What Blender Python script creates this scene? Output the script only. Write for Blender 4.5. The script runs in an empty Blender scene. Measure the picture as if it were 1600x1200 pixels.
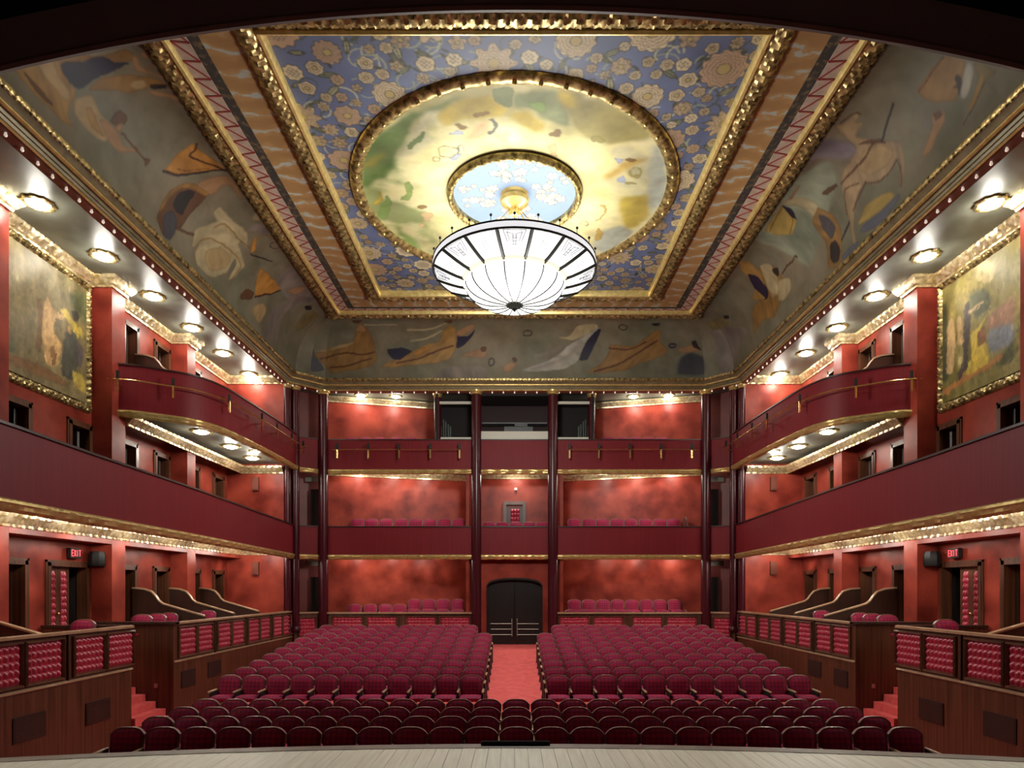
import bpy, math, random
import numpy as np
from mathutils import Vector, Matrix
random.seed(7)
PI = math.pi
scene = bpy.context.scene
col = scene.collection

# ------------------------------------------------------------------ camera, world, exposure
cam_d = bpy.data.cameras.new('camera')
cam = bpy.data.objects.new('camera', cam_d)
col.objects.link(cam)
cam.location = (0, 0, 3.0)
cam.rotation_euler = (PI / 2, 0, 0)
cam_d.sensor_width = 36
cam_d.lens = 1020 / 1600 * 36
cam_d.shift_x = -0.0025
cam_d.shift_y = 0.2
cam_d.clip_end = 200
scene.camera = cam
world = bpy.data.worlds.new('world')
scene.world = world
world.use_nodes = True
world.node_tree.nodes['Background'].inputs[0].default_value = (0.9, 0.95, 1, 1)
world.node_tree.nodes['Background'].inputs[1].default_value = 0.004
vs = scene.view_settings
vs.view_transform = 'Standard'
vs.look = 'None'
vs.gamma = 1
vs.use_curve_mapping = False
vs.exposure = 0.0
LAMP_HI, LAMP_MID, LAMP_LOW = 40, 30, 34
CH_UP, CH_DOWN, CH_GLOW = 80, 1250, 3.2

# ------------------------------------------------------------------ materials
MATS = {}
def srgb(r, g, b):
    def f(c):
        c /= 255
        return c / 12.92 if c < .04045 else ((c + .055) / 1.055) ** 2.4
    return (f(r), f(g), f(b), 1)
def mat(name, c1, c2=None, rough=.5, metal=0, scale=3, stretch=(1, 1, 1), bump=0, bscale=30, emit=None, estr=0, coat=0, spec=.5, detail=4, lo=.35, hi=.65, sheen=0):
    if name in MATS: return MATS[name]
    m = bpy.data.materials.new(name); m.use_nodes = True
    nt = m.node_tree; n = nt.nodes; b = n['Principled BSDF']; l = nt.links
    b.inputs['Base Color'].default_value = (*c1[:3], 1)
    b.inputs['Roughness'].default_value = rough
    b.inputs['Metallic'].default_value = metal
    b.inputs['Coat Weight'].default_value = coat
    b.inputs['Specular IOR Level'].default_value = spec
    if sheen: b.inputs['Sheen Weight'].default_value = sheen
    if c2 is not None or bump:
        tc = n.new('ShaderNodeTexCoord'); mp = n.new('ShaderNodeMapping')
        mp.inputs['Scale'].default_value = stretch
        l.new(tc.outputs['Object'], mp.inputs[0])
    if c2 is not None:
        nz = n.new('ShaderNodeTexNoise'); nz.inputs['Scale'].default_value = scale; nz.inputs['Detail'].default_value = detail
        l.new(mp.outputs[0], nz.inputs['Vector'])
        cr = n.new('ShaderNodeValToRGB'); cr.color_ramp.elements[0].position = lo; cr.color_ramp.elements[1].position = hi
        cr.color_ramp.elements[0].color = (*c1[:3], 1); cr.color_ramp.elements[1].color = (*c2[:3], 1)
        l.new(nz.outputs['Fac'], cr.inputs[0]); l.new(cr.outputs[0], b.inputs['Base Color'])
    if bump:
        nb = n.new('ShaderNodeTexNoise'); nb.inputs['Scale'].default_value = bscale; nb.inputs['Detail'].default_value = 3
        l.new(mp.outputs[0], nb.inputs['Vector'])
        bp = n.new('ShaderNodeBump'); bp.inputs['Strength'].default_value = bump; bp.inputs['Distance'].default_value = .02
        l.new(nb.outputs['Fac'], bp.inputs['Height']); l.new(bp.outputs[0], b.inputs['Normal'])
    if emit is not None:
        b.inputs['Emission Color'].default_value = (*emit[:3], 1); b.inputs['Emission Strength'].default_value = estr
    MATS[name] = m
    return m
M_RED = mat('red_plaster', (.155, .017, .011), (.37, .058, .034), .40, scale=1.3, detail=7, bump=.12, bscale=5, lo=.32, hi=.7, spec=.22)
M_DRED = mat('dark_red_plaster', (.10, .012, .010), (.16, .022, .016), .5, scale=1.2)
M_PARA = mat('burgundy_cloth', (.148, .0065, .0118), (.18, .009, .016), .55, scale=14, stretch=(3, 3, .05), spec=.25)
M_COL = mat('burgundy_lacquer', (.055, .0045, .0095), None, .27, spec=.35)
M_RAIL = mat('dark_handrail', (.035, .012, .010), None, .35)
M_GOLD = mat('gilt', (.56, .42, .14), (.74, .58, .25), .34, metal=.62, scale=8)
M_GOLDD = mat('antique_gilt', (.11, .078, .028), (.60, .46, .19), .36, metal=.72, scale=9, detail=5)
M_CREAM = mat('cream_gilt_crown', (.46, .33, .14), (.80, .68, .45), .30, metal=.55, scale=9)
M_OLIVE = mat('olive_bronze', (.15, .125, .065), (.23, .19, .10), .42, metal=.25, scale=5)
M_BAND = mat('oxblood_band', (.19, .052, .034), (.23, .066, .042), .5, scale=4)
M_SOFF = mat('grey_soffit', (.13, .135, .105), (.17, .175, .14), .42, scale=2)
M_WOOD = mat('brown_veneer', (.050, .016, .0075), (.125, .044, .019), .38, scale=1.6, stretch=(9, 9, .25), detail=5, coat=.15)
M_WOODL = mat('light_wood_rail', (.32, .20, .115), (.42, .27, .16), .28, scale=3, stretch=(1, 1, 1), coat=.3)
M_WOODD = mat('dark_wood', (.028, .011, .007), (.05, .018, .01), .42, scale=2, stretch=(8, 8, .4))
M_WOODF = mat('frame_wood', (.085, .036, .018), (.14, .06, .03), .32, scale=4, coat=.2)
M_LEATHER = mat('tufted_red_leather', (.38, .026, .055), (.44, .034, .07), .33, scale=3)
M_CARPET = mat('red_carpet', (.68, .090, .088), (.80, .13, .125), .9, scale=5, detail=8, bump=.5, bscale=160)
M_STAGE = mat('stage_board', (.76, .75, .61), (.88, .87, .73), .45, scale=2.2, stretch=(10, .6, 1), detail=6, bump=.06, bscale=8)
M_STAGED = mat('stage_edge_wood', (.13, .09, .065), (.19, .13, .095), .5, scale=4)
M_BLACK = mat('black_paint_and_shade', (.006, .006, .006), None, .6)
M_VOID = mat('dark_room', (.010, .007, .007), None, .8)  # near-black puts the darkness of unlit rooms into the colour
M_ARCH = mat('dark_brown_plaster', (.035, .012, .008), (.05, .018, .012), .6, scale=3)
M_DOOR = mat('black_door', (.010, .008, .008), (.016, .012, .011), .35, scale=3, stretch=(1, 1, .3))
M_BRASS = mat('brass', (.78, .53, .22), None, .26, metal=1)
M_STEEL = mat('worn_steel', (.45, .42, .38), None, .35, metal=1)
M_WHITE = mat('pale_ledge', (.55, .54, .47), None, .5)
M_SHELL = mat('seat_rim', (.135, .045, .038), (.19, .07, .058), .36, scale=4, coat=.1)
M_METAL = mat('dark_iron', (.02, .018, .02), None, .45, metal=.3)
M_LAMPG = mat('lamp_glass', (1, .95, .85), None, .4, emit=(1, .93, .80), estr=30)
M_BULB = mat('bulb_glass', (1, .9, .75), None, .3, emit=(1, .86, .72), estr=.45)
M_SHADE = mat('opal_glass', (.35, .35, .36), None, .4, emit=(.96, .96, 1.0), estr=.85)
M_BOWL = mat('bright_opal_glass', (.4, .4, .41), None, .4, emit=(1, .97, .93), estr=CH_GLOW)
M_RIB = mat('dark_bronze', (.008, .008, .005), None, .55, spec=.2)
M_VCOL = None
for _m in (M_LAMPG, M_BULB):
    try: _m.cycles.emission_sampling = 'NONE'
    except Exception: pass
def vcol_mat(name, rough):
    m = bpy.data.materials.new(name); m.use_nodes = True
    n = m.node_tree.nodes; a = n.new('ShaderNodeAttribute'); a.attribute_name = 'Col'
    b = n['Principled BSDF']; b.inputs['Roughness'].default_value = rough
    m.node_tree.links.new(a.outputs['Color'], b.inputs['Base Color'])
    return m
M_FRESCO = vcol_mat('painted_plaster', .62)
M_OIL = vcol_mat('oil_paint', .5)
def fabric():
    m = bpy.data.materials.new('plum_patterned_fabric'); m.use_nodes = True
    nt = m.node_tree; n = nt.nodes; l = nt.links; b = n['Principled BSDF']
    tc = n.new('ShaderNodeTexCoord'); mp = n.new('ShaderNodeMapping'); mp.inputs['Scale'].default_value = (1, .01, 1)
    l.new(tc.outputs['Object'], mp.inputs[0])
    v = n.new('ShaderNodeTexVoronoi'); v.inputs['Scale'].default_value = 11.5; v.inputs['Randomness'].default_value = .1
    l.new(mp.outputs[0], v.inputs['Vector'])
    cr = n.new('ShaderNodeValToRGB'); e = cr.color_ramp.elements
    e[0].position = .12; e[0].color = (.42, .014, .050, 1); e[1].position = .55; e[1].color = (.19, .010, .058, 1)
    l.new(v.outputs['Distance'], cr.inputs[0]); l.new(cr.outputs[0], b.inputs['Base Color'])
    b.inputs['Roughness'].default_value = .75; b.inputs['Specular IOR Level'].default_value = .3
    return m
M_FAB = fabric()
def orange_band(name, axis):
    m = bpy.data.materials.new(name); m.use_nodes = True
    nt = m.node_tree; n = nt.nodes; l = nt.links; b = n['Principled BSDF']
    tc = n.new('ShaderNodeTexCoord'); mp = n.new('ShaderNodeMapping')
    mp.inputs['Scale'].default_value = (2.6, 5, 1) if axis == 'y' else (5, 2.6, 1)
    l.new(tc.outputs['Object'], mp.inputs[0])
    nz = n.new('ShaderNodeTexNoise'); nz.inputs['Scale'].default_value = 1.5; nz.inputs['Detail'].default_value = 6
    l.new(mp.outputs[0], nz.inputs['Vector'])
    w = n.new('ShaderNodeTexWave'); w.bands_direction = 'Y' if axis == 'y' else 'X'; w.inputs['Scale'].default_value = .62; w.inputs['Distortion'].default_value = 5; w.inputs['Detail Scale'].default_value = 2.5
    l.new(tc.outputs['Object'], w.inputs['Vector'])
    mu = n.new('ShaderNodeMath'); mu.operation = 'MULTIPLY'
    l.new(nz.outputs['Fac'], mu.inputs[0]); l.new(w.outputs['Fac'], mu.inputs[1])
    cr = n.new('ShaderNodeValToRGB'); e = cr.color_ramp.elements
    e[0].position = .41; e[0].color = (.36, .215, .085, 1); e[1].position = .53; e[1].color = (.36, .38, .33, 1)
    x = e.new(.10); x.color = (.30, .17, .065, 1)
    l.new(mu.outputs[0], cr.inputs[0]); l.new(cr.outputs[0], b.inputs['Base Color'])
    b.inputs['Roughness'].default_value = .6
    return m
M_ORY, M_ORX = orange_band('ochre_frieze_long', 'y'), orange_band('ochre_frieze_cross', 'x')
M_FRINGE = mat('dark_fringe_paint', (.03, .028, .026), (.16, .11, .05), .6, scale=9, lo=.5, hi=.7)
M_ZIG = mat('pale_pink_band', (.34, .26, .21), (.42, .33, .27), .6, scale=8)
M_ZIGR = mat('crimson_paint', (.24, .03, .03), None, .6)

# ------------------------------------------------------------------ mesh helpers
def wloc(o):
    v = Vector(o.location); p = o.parent
    while p: v += p.location; p = p.parent
    return v
class MB:
    def __init__(s): s.v = []; s.f = []
    def add(s, vs, fs):
        k = len(s.v); s.v += [tuple(map(float, a)) for a in vs]; s.f += [tuple(i + k for i in q) for q in fs]; return s
    def box(s, x0, x1, y0, y1, z0, z1):
        return s.add([(x0, y0, z0), (x1, y0, z0), (x1, y1, z0), (x0, y1, z0), (x0, y0, z1), (x1, y0, z1), (x1, y1, z1), (x0, y1, z1)],
                     [(0, 3, 2, 1), (4, 5, 6, 7), (0, 1, 5, 4), (1, 2, 6, 5), (2, 3, 7, 6), (3, 0, 4, 7)])
    def plan(s, pts, z0, z1):                      # polygon in plan, extruded up (convex)
        n = len(pts); v = [(x, y, z0) for x, y in pts] + [(x, y, z1) for x, y in pts]
        return s.add(v, [tuple(range(n))[::-1], tuple(range(n, 2 * n))] + [(i, (i + 1) % n, (i + 1) % n + n, i + n) for i in range(n)])
    def elev(s, pts, y0, y1):                      # polygon in x-z, extruded along y
        n = len(pts); v = [(x, y0, z) for x, z in pts] + [(x, y1, z) for x, z in pts]
        return s.add(v, [tuple(range(n)), tuple(range(n, 2 * n))[::-1]] + [(i, i + n, (i + 1) % n + n, (i + 1) % n) for i in range(n)])
    def grid(s, P, closed_u=False):
        n, m = len(P), len(P[0]); v = [p for r in P for p in r]
        fs = [(i * m + j, ((i + 1) % n) * m + j, ((i + 1) % n) * m + j + 1, i * m + j + 1) for i in range(n if closed_u else n - 1) for j in range(m - 1)]
        return s.add(v, fs)
    def lathe(s, prof, n=24, c=(0, 0, 0)):
        P = [[(c[0] + r * math.cos(2 * PI * i / n), c[1] + r * math.sin(2 * PI * i / n), c[2] + z) for r, z in prof] for i in range(n)]
        return s.grid(P, True)
    def tube(s, path, r, n=8, cap=True):
        pts = [Vector(p) for p in path]; P = []
        for i, p in enumerate(pts):
            d = (pts[min(i + 1, len(pts) - 1)] - pts[max(i - 1, 0)]).normalized()
            a = d.cross(Vector((0, 0, 1)));
            if a.length < .05: a = d.cross(Vector((1, 0, 0)))
            a.normalize(); b = d.cross(a)
            P.append([tuple(p + (a * math.cos(2 * PI * k / n) + b * math.sin(2 * PI * k / n)) * r) for k in range(n + 1)])
        k = len(s.v); s.grid(P)
        if cap:
            s.f.append(tuple(k + i for i in range(n))); e = k + (len(pts) - 1) * (n + 1); s.f.append(tuple(e + i for i in range(n))[::-1])
        return s
    def ball(s, c, r, n=8, m=5, sz=1):
        return s.lathe([(r * math.sin(PI * j / m) if 0 < j < m else .0005, -r * sz * math.cos(PI * j / m)) for j in range(m + 1)], n, c)
    def sweep(s, path, prof, closed=False, step=None, amp=0, per=.2, cap=True):
        pts = [(p[0], p[1]) for p in path]; n = len(pts); segs = n if closed else n - 1
        dirs = []
        for i in range(segs):
            a, b = pts[i], pts[(i + 1) % n]; L = math.hypot(b[0] - a[0], b[1] - a[1]); dirs.append(((b[0] - a[0]) / L, (b[1] - a[1]) / L, L))
        st = []
        acc = 0
        for i in range(n):
            if closed: d0, d1 = dirs[i - 1], dirs[i]
            else: d0, d1 = dirs[max(i - 1, 0)], dirs[min(i, segs - 1)]
            n0, n1 = (d0[1], -d0[0]), (d1[1], -d1[0])
            k = 1 + n0[0] * n1[0] + n0[1] * n1[1]
            st.append((pts[i][0], pts[i][1], (n0[0] + n1[0]) / k, (n0[1] + n1[1]) / k, acc))
            if i < segs:
                if step:
                    q = max(1, int(dirs[i][2] / step)); nm = (dirs[i][1], -dirs[i][0])
                    for j in range(1, q):
                        t = j / q; b = pts[(i + 1) % n]
                        st.append((pts[i][0] + (b[0] - pts[i][0]) * t, pts[i][1] + (b[1] - pts[i][1]) * t, nm[0], nm[1], acc + dirs[i][2] * t))
                acc += dirs[i][2]
        m = len(prof); nr = []
        for k in range(m):
            a, b = prof[max(k - 1, 0)], prof[min(k + 1, m - 1)]; dx, dz = b[0] - a[0], b[1] - a[1]; L = math.hypot(dx, dz) or 1
            nr.append((dz / L, -dx / L))
        P = []
        for x, y, nx, ny, sl in st:
            r = []
            for k, (d, z) in enumerate(prof):
                if amp and 0 < k < m - 1:
                    h = amp * (math.sin(2 * PI * sl / per + (k % 2) * PI) * .6 + math.sin(2 * PI * sl / (per * .43) + k * 1.9) * .4)
                    d2, z2 = d + nr[k][0] * h, z + nr[k][1] * h
                else: d2, z2 = d, z
                r.append((x + nx * d2, y + ny * d2, z2))
            P.append(r)
        k0 = len(s.v); s.grid(P, closed)
        if cap and not closed and m > 2:
            s.f.append(tuple(range(k0, k0 + m))); e = k0 + (len(P) - 1) * m; s.f.append(tuple(range(e, e + m))[::-1])
        return s
    def mesh(s, name, m, off=(0, 0, 0), mx=False, smooth=True):
        me = bpy.data.meshes.new(name)
        k = -1 if mx else 1
        v = [(x * k - off[0], y - off[1], z - off[2]) for x, y, z in s.v]
        me.from_pydata(v, [], [f[::-1] for f in s.f] if mx else s.f)
        me.materials.append(m)
        if smooth:
            me.polygons.foreach_set('use_smooth', [True] * len(me.polygons))
            try: me.set_sharp_from_angle(angle=math.radians(38))
            except Exception: pass
        me.update()
        return me
    def build(s, name, m, parent=None, mx=False, smooth=True):
        if parent is not None:
            o = bpy.data.objects.new(name, s.mesh(name, m, wloc(parent), mx, smooth)); o.parent = parent
        else:
            k = -1 if mx else 1
            xs = [p[0] * k for p in s.v]; ys = [p[1] for p in s.v]; zs = [p[2] for p in s.v]
            c = ((min(xs) + max(xs)) / 2, (min(ys) + max(ys)) / 2, min(zs))
            o = bpy.data.objects.new(name, s.mesh(name, m, c, mx, smooth)); o.location = c
        col.objects.link(o)
        return o
def tag(o, label, cat, group=None, kind=None):
    o['label'] = label; o['category'] = cat
    if group: o['group'] = group
    if kind: o['kind'] = kind
    return o
def struct(o): o['kind'] = 'structure'; return o
def empty(name, loc, rz=0):
    o = bpy.data.objects.new(name, None); o.empty_display_size = .2; o.location = loc; o.rotation_euler = (0, 0, rz); col.objects.link(o); return o
def inst(name, me, parent, loc, rot=(0, 0, 0), scale=(1, 1, 1), world=True):
    o = bpy.data.objects.new(name, me); o.parent = parent
    w = wloc(parent) if (parent is not None and world) else Vector((0, 0, 0))
    o.location = Vector(loc) - w; o.rotation_euler = rot; o.scale = scale; col.objects.link(o); return o
def clone(root, loc, rz=0):
    r = root.copy(); col.objects.link(r); r.location = loc; r.rotation_euler = (0, 0, rz)
    for c in list(root.children):
        d = c.copy(); col.objects.link(d); d.parent = r
        for g in list(c.children):
            e = g.copy(); col.objects.link(e); e.parent = d
    return r
def point(name, loc, power, parent=None, radius=.12, color=(1, .945, .83), kind='POINT'):
    d = bpy.data.lights.new(name, kind); d.energy = power; d.color = color; d.shadow_soft_size = radius
    if radius < .3:                                # cut-glass dish: uneven brightness by direction
        d.use_nodes = True; nt = d.node_tree; em = nt.nodes['Emission']
        tc = nt.nodes.new('ShaderNodeTexCoord'); nz = nt.nodes.new('ShaderNodeTexNoise'); nz.inputs['Scale'].default_value = 4.2; nz.inputs['Detail'].default_value = 2.5
        cr = nt.nodes.new('ShaderNodeMapRange'); cr.inputs[1].default_value = .38; cr.inputs[2].default_value = .70; cr.inputs[3].default_value = .25; cr.inputs[4].default_value = 3.0
        nt.links.new(tc.outputs['Normal'], nz.inputs['Vector']); nt.links.new(nz.outputs['Fac'], cr.inputs[0]); nt.links.new(cr.outputs[0], em.inputs['Strength'])
    o = bpy.data.objects.new(name, d); col.objects.link(o)
    o.rotation_euler = (0, 0, random.uniform(0, 6.28))
    if parent is not None: o.parent = parent; o.location = Vector(loc) - wloc(parent)
    else: o.location = loc
    return o
def crom(pts, n=6):                                # Catmull-Rom through plan points
    out = []; P = [pts[0]] + list(pts) + [pts[-1]]
    for i in range(1, len(P) - 2):
        a, b, c, d = P[i - 1:i + 3]
        for j in range(n):
            t = j / n
            out.append(tuple(.5 * (2 * b[k] + (c[k] - a[k]) * t + (2 * a[k] - 5 * b[k] + 4 * c[k] - d[k]) * t * t + (3 * b[k] - a[k] - 3 * c[k] + d[k]) * t ** 3) for k in range(len(b))))
    out.append(tuple(pts[-1])); return out
SIDE = {False: 'left', True: 'right'}
ORD = ['zeroth', 'first', 'second', 'third', 'fourth', 'fifth', 'sixth', 'seventh', 'eighth', 'ninth', 'tenth', 'eleventh', 'twelfth']
counter = {'door': 0, 'trim': 0}
def nxt(k): counter[k] += 1; return '%s_%d' % (k, counter[k])

# ------------------------------------------------------------------ floors, stage, outer walls
FLOOR = [(7.2, -.04), (13.3, -.04), (14.0, .12), (14.75, .145), (22.4, .865), (26.9, .865)]
def floor_z(y):
    for (a, za), (b, zb) in zip(FLOOR, FLOOR[1:]):
        if a <= y <= b: return za + (zb - za) * (y - a) / (b - a)
    return .865
mb = MB()
n = len(FLOOR)
pts = [(y, z) for y, z in FLOOR]
mb.add([(-6.78, y, z) for y, z in pts] + [(6.78, y, z) for y, z in pts] + [(-6.78, y, -.5) for y, z in pts] + [(6.78, y, -.5) for y, z in pts],
       [(i, i + n, i + n + 1, i + 1) for i in range(n - 1)] + [(i, i + 1, i + 1 + 2 * n, i + 2 * n) for i in range(n - 1)] + [(i + n, i + 3 * n, i + 1 + 3 * n, i + 1 + n) for i in range(n - 1)])
for sx in (-1, 1): mb.box(sx * 6.6, sx * 8.7, 7.2, 24.9, -.6, -.36)
struct(mb.build('floor', M_CARPET, smooth=False))
ZS = 1.09
def stage_edge(x): return 8.02 - .0198 * x * x
stage = struct(empty('floor_stage', (0, 3, ZS)))
w = .155; k = -54
for i in range(108):
    x0 = (k + i) * w + .002; x1 = x0 + w - .004
    ya, yb = stage_edge(x0) - .2, stage_edge(x1) - .2
    dz = random.uniform(-.0012, .0012)
    MB().add([(x0, -3, ZS - .03), (x1, -3, ZS - .03), (x1, yb, ZS - .03), (x0, ya, ZS - .03), (x0, -3, ZS + dz), (x1, -3, ZS + dz), (x1, yb, ZS + dz), (x0, ya, ZS + dz)],
             [(0, 3, 2, 1), (4, 5, 6, 7), (0, 1, 5, 4), (1, 2, 6, 5), (2, 3, 7, 6), (3, 0, 4, 7)]).build('stage_plank', M_STAGE, stage, smooth=False)
xs = [-8.4 + i * .6 for i in range(29)]
edge = [(x, stage_edge(x)) for x in xs]
MB().sweep(edge, [(0, ZS - .02), (0, ZS + .006), (.2, ZS + .006), (.2, ZS - .02)][::-1]).build('stage_nosing', M_STAGED, stage, smooth=False)
mb = MB()
mb.grid([[(x, y - .04, -.05), (x, y - .04, ZS - .02)] for x, y in edge])
mb.grid([[(x, -3, ZS - .035), (x, y - .05, ZS - .035)] for x, y in edge])
mb.build('stage_front', M_WOODD, stage)
o = MB().box(-.41, .43, 7.93, 8.01, ZS + .0125, ZS + .04).box(-.40, .42, 7.95, 8.0, ZS + .04, ZS + .05).build('prompt_box', mat('matt_black', (.004, .004, .004), None, .9, spec=.1))
tag(o, 'flat black box lying at the middle of the stage edge', 'stage box')

# proscenium wall with its arch
def arch_z(x): return 3 + 914 * 8 / 1020 - .0162 * abs(x) ** 2.08
xs = [-7.9 + 15.8 * i / 60 for i in range(61)]
mb = MB()
for y0 in (7.6,):
    P = [[(x, y0, 14.5), (x, y0, arch_z(x) + .12), (x, 7.93, arch_z(x) + .02), (x, 8.0, arch_z(x)), (x, 8.0, 14.5)] for x in xs]
    mb.grid(P)
for sx in (-1, 1): mb.box(sx * 7.9, sx * 14, 7.6, 8.0, -1, 14.5)
struct(mb.build('wall_front', M_BLACK))  # near-black colour holds the dark of the unlit stage side
tr = struct(MB().grid([[(x, 7.98, arch_z(x) + .02), (x, 8.0, arch_z(x) - .015), (x, 8.05, arch_z(x) - .03), (x, 8.12, arch_z(x) + .0), (x, 8.12, arch_z(x) + .1)] for x in xs]).build(nxt('trim'), M_ARCH))
# roof
struct(MB().box(-14, 14, 7.6, 28.2, 13.2, 13.4).build('roof_slab', M_VOID))
struct(MB().box(-14, 14, 28.0, 28.2, -1, 13.2).build('wall_rear', M_VOID))

# ------------------------------------------------------------------ shared pieces
def tuft_mesh(w, h, nx, nz, name='tufted_panel'):
    N, Mz = nx * 6, nz * 6
    P = []
    for i in range(N + 1):
        r = []
        for j in range(Mz + 1):
            a, b = i / N, j / Mz
            e = min(1, min(a, 1 - a, b, 1 - b) * 14)
            hh = .008 + .046 * (abs(math.sin(PI * a * nx)) * abs(math.sin(PI * b * nz))) ** .8
            r.append(((a - .5) * w, -hh * e, (b - .5) * h))
        P.append(r)
    return MB().grid(P).mesh(name, M_LEATHER)
def frame_mesh(w, h, t=.05, d=.07, m=M_WOODF, name='panel_frame'):
    mb = MB()
    pr = [(0, 0), (.0, d * .6), (t * .5, d), (t, d * .5), (t, 0)]
    c = [(-w / 2 - t, -h / 2 - t), (w / 2 + t, -h / 2 - t), (w / 2 + t, h / 2 + t), (-w / 2 - t, h / 2 + t)]
    P = []
    for (x, z) in c:
        sx, sz = (1 if x < 0 else -1), (1 if z < 0 else -1)
        P.append([(x + sx * q, -dd, z + sz * q) for q, dd in pr])
    mb.grid(P, True)
    return mb.mesh(name, m)
def lamp_meshes():
    ring = MB()
    n = 28; P = []
    for i in range(n):
        a = 2 * PI * i / n; k = 1 + .07 * math.cos(a * 10)
        P.append([(r * k * math.cos(a), r * k * math.sin(a), z) for r, z in ((.30, 0), (.29, -.035), (.24, -.05), (.205, -.03), (.20, 0))])
    ring.grid(P, True)
    g = MB().lathe([(.205, -.02), (.19, -.055), (.13, -.085), (.06, -.098), (.001, -.10)], 20)
    return ring.mesh('lamp_ring', M_GOLDD), g.mesh('lamp_glass', M_LAMPG)
RING, GLASS = lamp_meshes()
def ceiling_light(loc, power, label, group, sc=1.0):
    t = empty('ceiling_light', loc); tag(t, label, 'ceiling light', group)
    for nme, me in (('mount_ring', RING), ('glass_dish', GLASS)): inst(nme, me, t, loc, scale=(sc, sc, sc))
    point('lamp_glow', (loc[0], loc[1], loc[2] - .2), power, t, .16)
    return t

# ------------------------------------------------------------------ side walls with doors, piers, crowns, soffits
L1 = [(13.05, 13.9), (14.5, 15.9), (17.1, 17.9), (18.8, 19.6), (20.8, 21.55), (22.5, 23.3)]
L2 = [(13.15, 14.0), (15.2, 16.0), (17.2, 17.95), (18.84, 19.64), (20.9, 21.5), (22.5, 23.3)]
L3 = [(17.3, 18.0), (18.85, 19.65), (21.0, 21.6)]
XW, XP, YE = -10.4, -9.9, 23.62
PIERS = [(12.3, 12.78), (16.05, 16.6), (19.75, 20.25)]
BOXF, B1F, B2F = 1.45, 4.72, 7.9
OPEN = [(a, b, BOXF, 3.6) for a, b in L1] + [(a, b, B1F, 6.95) for a, b in L2] + [(a, b, B2F, 10.15) for a, b in L3]
B1PATH = crom([(-7.95, 8.06), (-7.5, 8.3), (-7.24, 8.75), (-7.2, 9.2), (-7.34, 11.6), (-7.5, 15.6), (-7.83, 20.0), (-8.1, 23.95)], 5)
B2PATH = crom([(-9.98, 16.3), (-9.55, 16.42), (-9.1, 16.72), (-8.47, 17.2), (-8.12, 18.1), (-7.99, 19.65), (-7.93, 21.6), (-7.93, 23.75)], 5)
def parapet(parent, path, zb, zt, mx, gold=True, thick=.12):
    MB().sweep(path, [(-thick, zb), (0, zb), (0, zt - .04), (-thick, zt - .04)]).build('parapet', M_PARA, parent, mx)
    MB().sweep(path, [(-thick - .03, zt - .04), (-thick - .03, zt), (-.02, zt + .012), (.035, zt), (.035, zt - .04)][::-1]).build('handrail', M_RAIL, parent, mx)
    if gold:
        MB().sweep(path, [(-.10, zb - .005), (-.10, zb - .09), (.00, zb - .10), (.045, zb - .06), (.05, zb - .01), (.07, zb + .02), (.06, zb + .06), (.0, zb + .09)], step=.06, amp=.012, per=.16).build('gilt_molding', M_GOLD, parent, mx)
def slab(parent, path, xo, z0, z1, mx, m=M_SOFF, name='soffit', inset=.1):
    mb = MB()
    mb.grid([[(x - inset, y, z0), (xo, y, z0), (xo, y, z1), (x - inset, y, z1), (x - inset, y, z0)] for x, y in path])
    return mb.build(name, m, parent, mx)
TUFT_STRIP = tuft_mesh(.17, 1.75, 2, 12)
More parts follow.
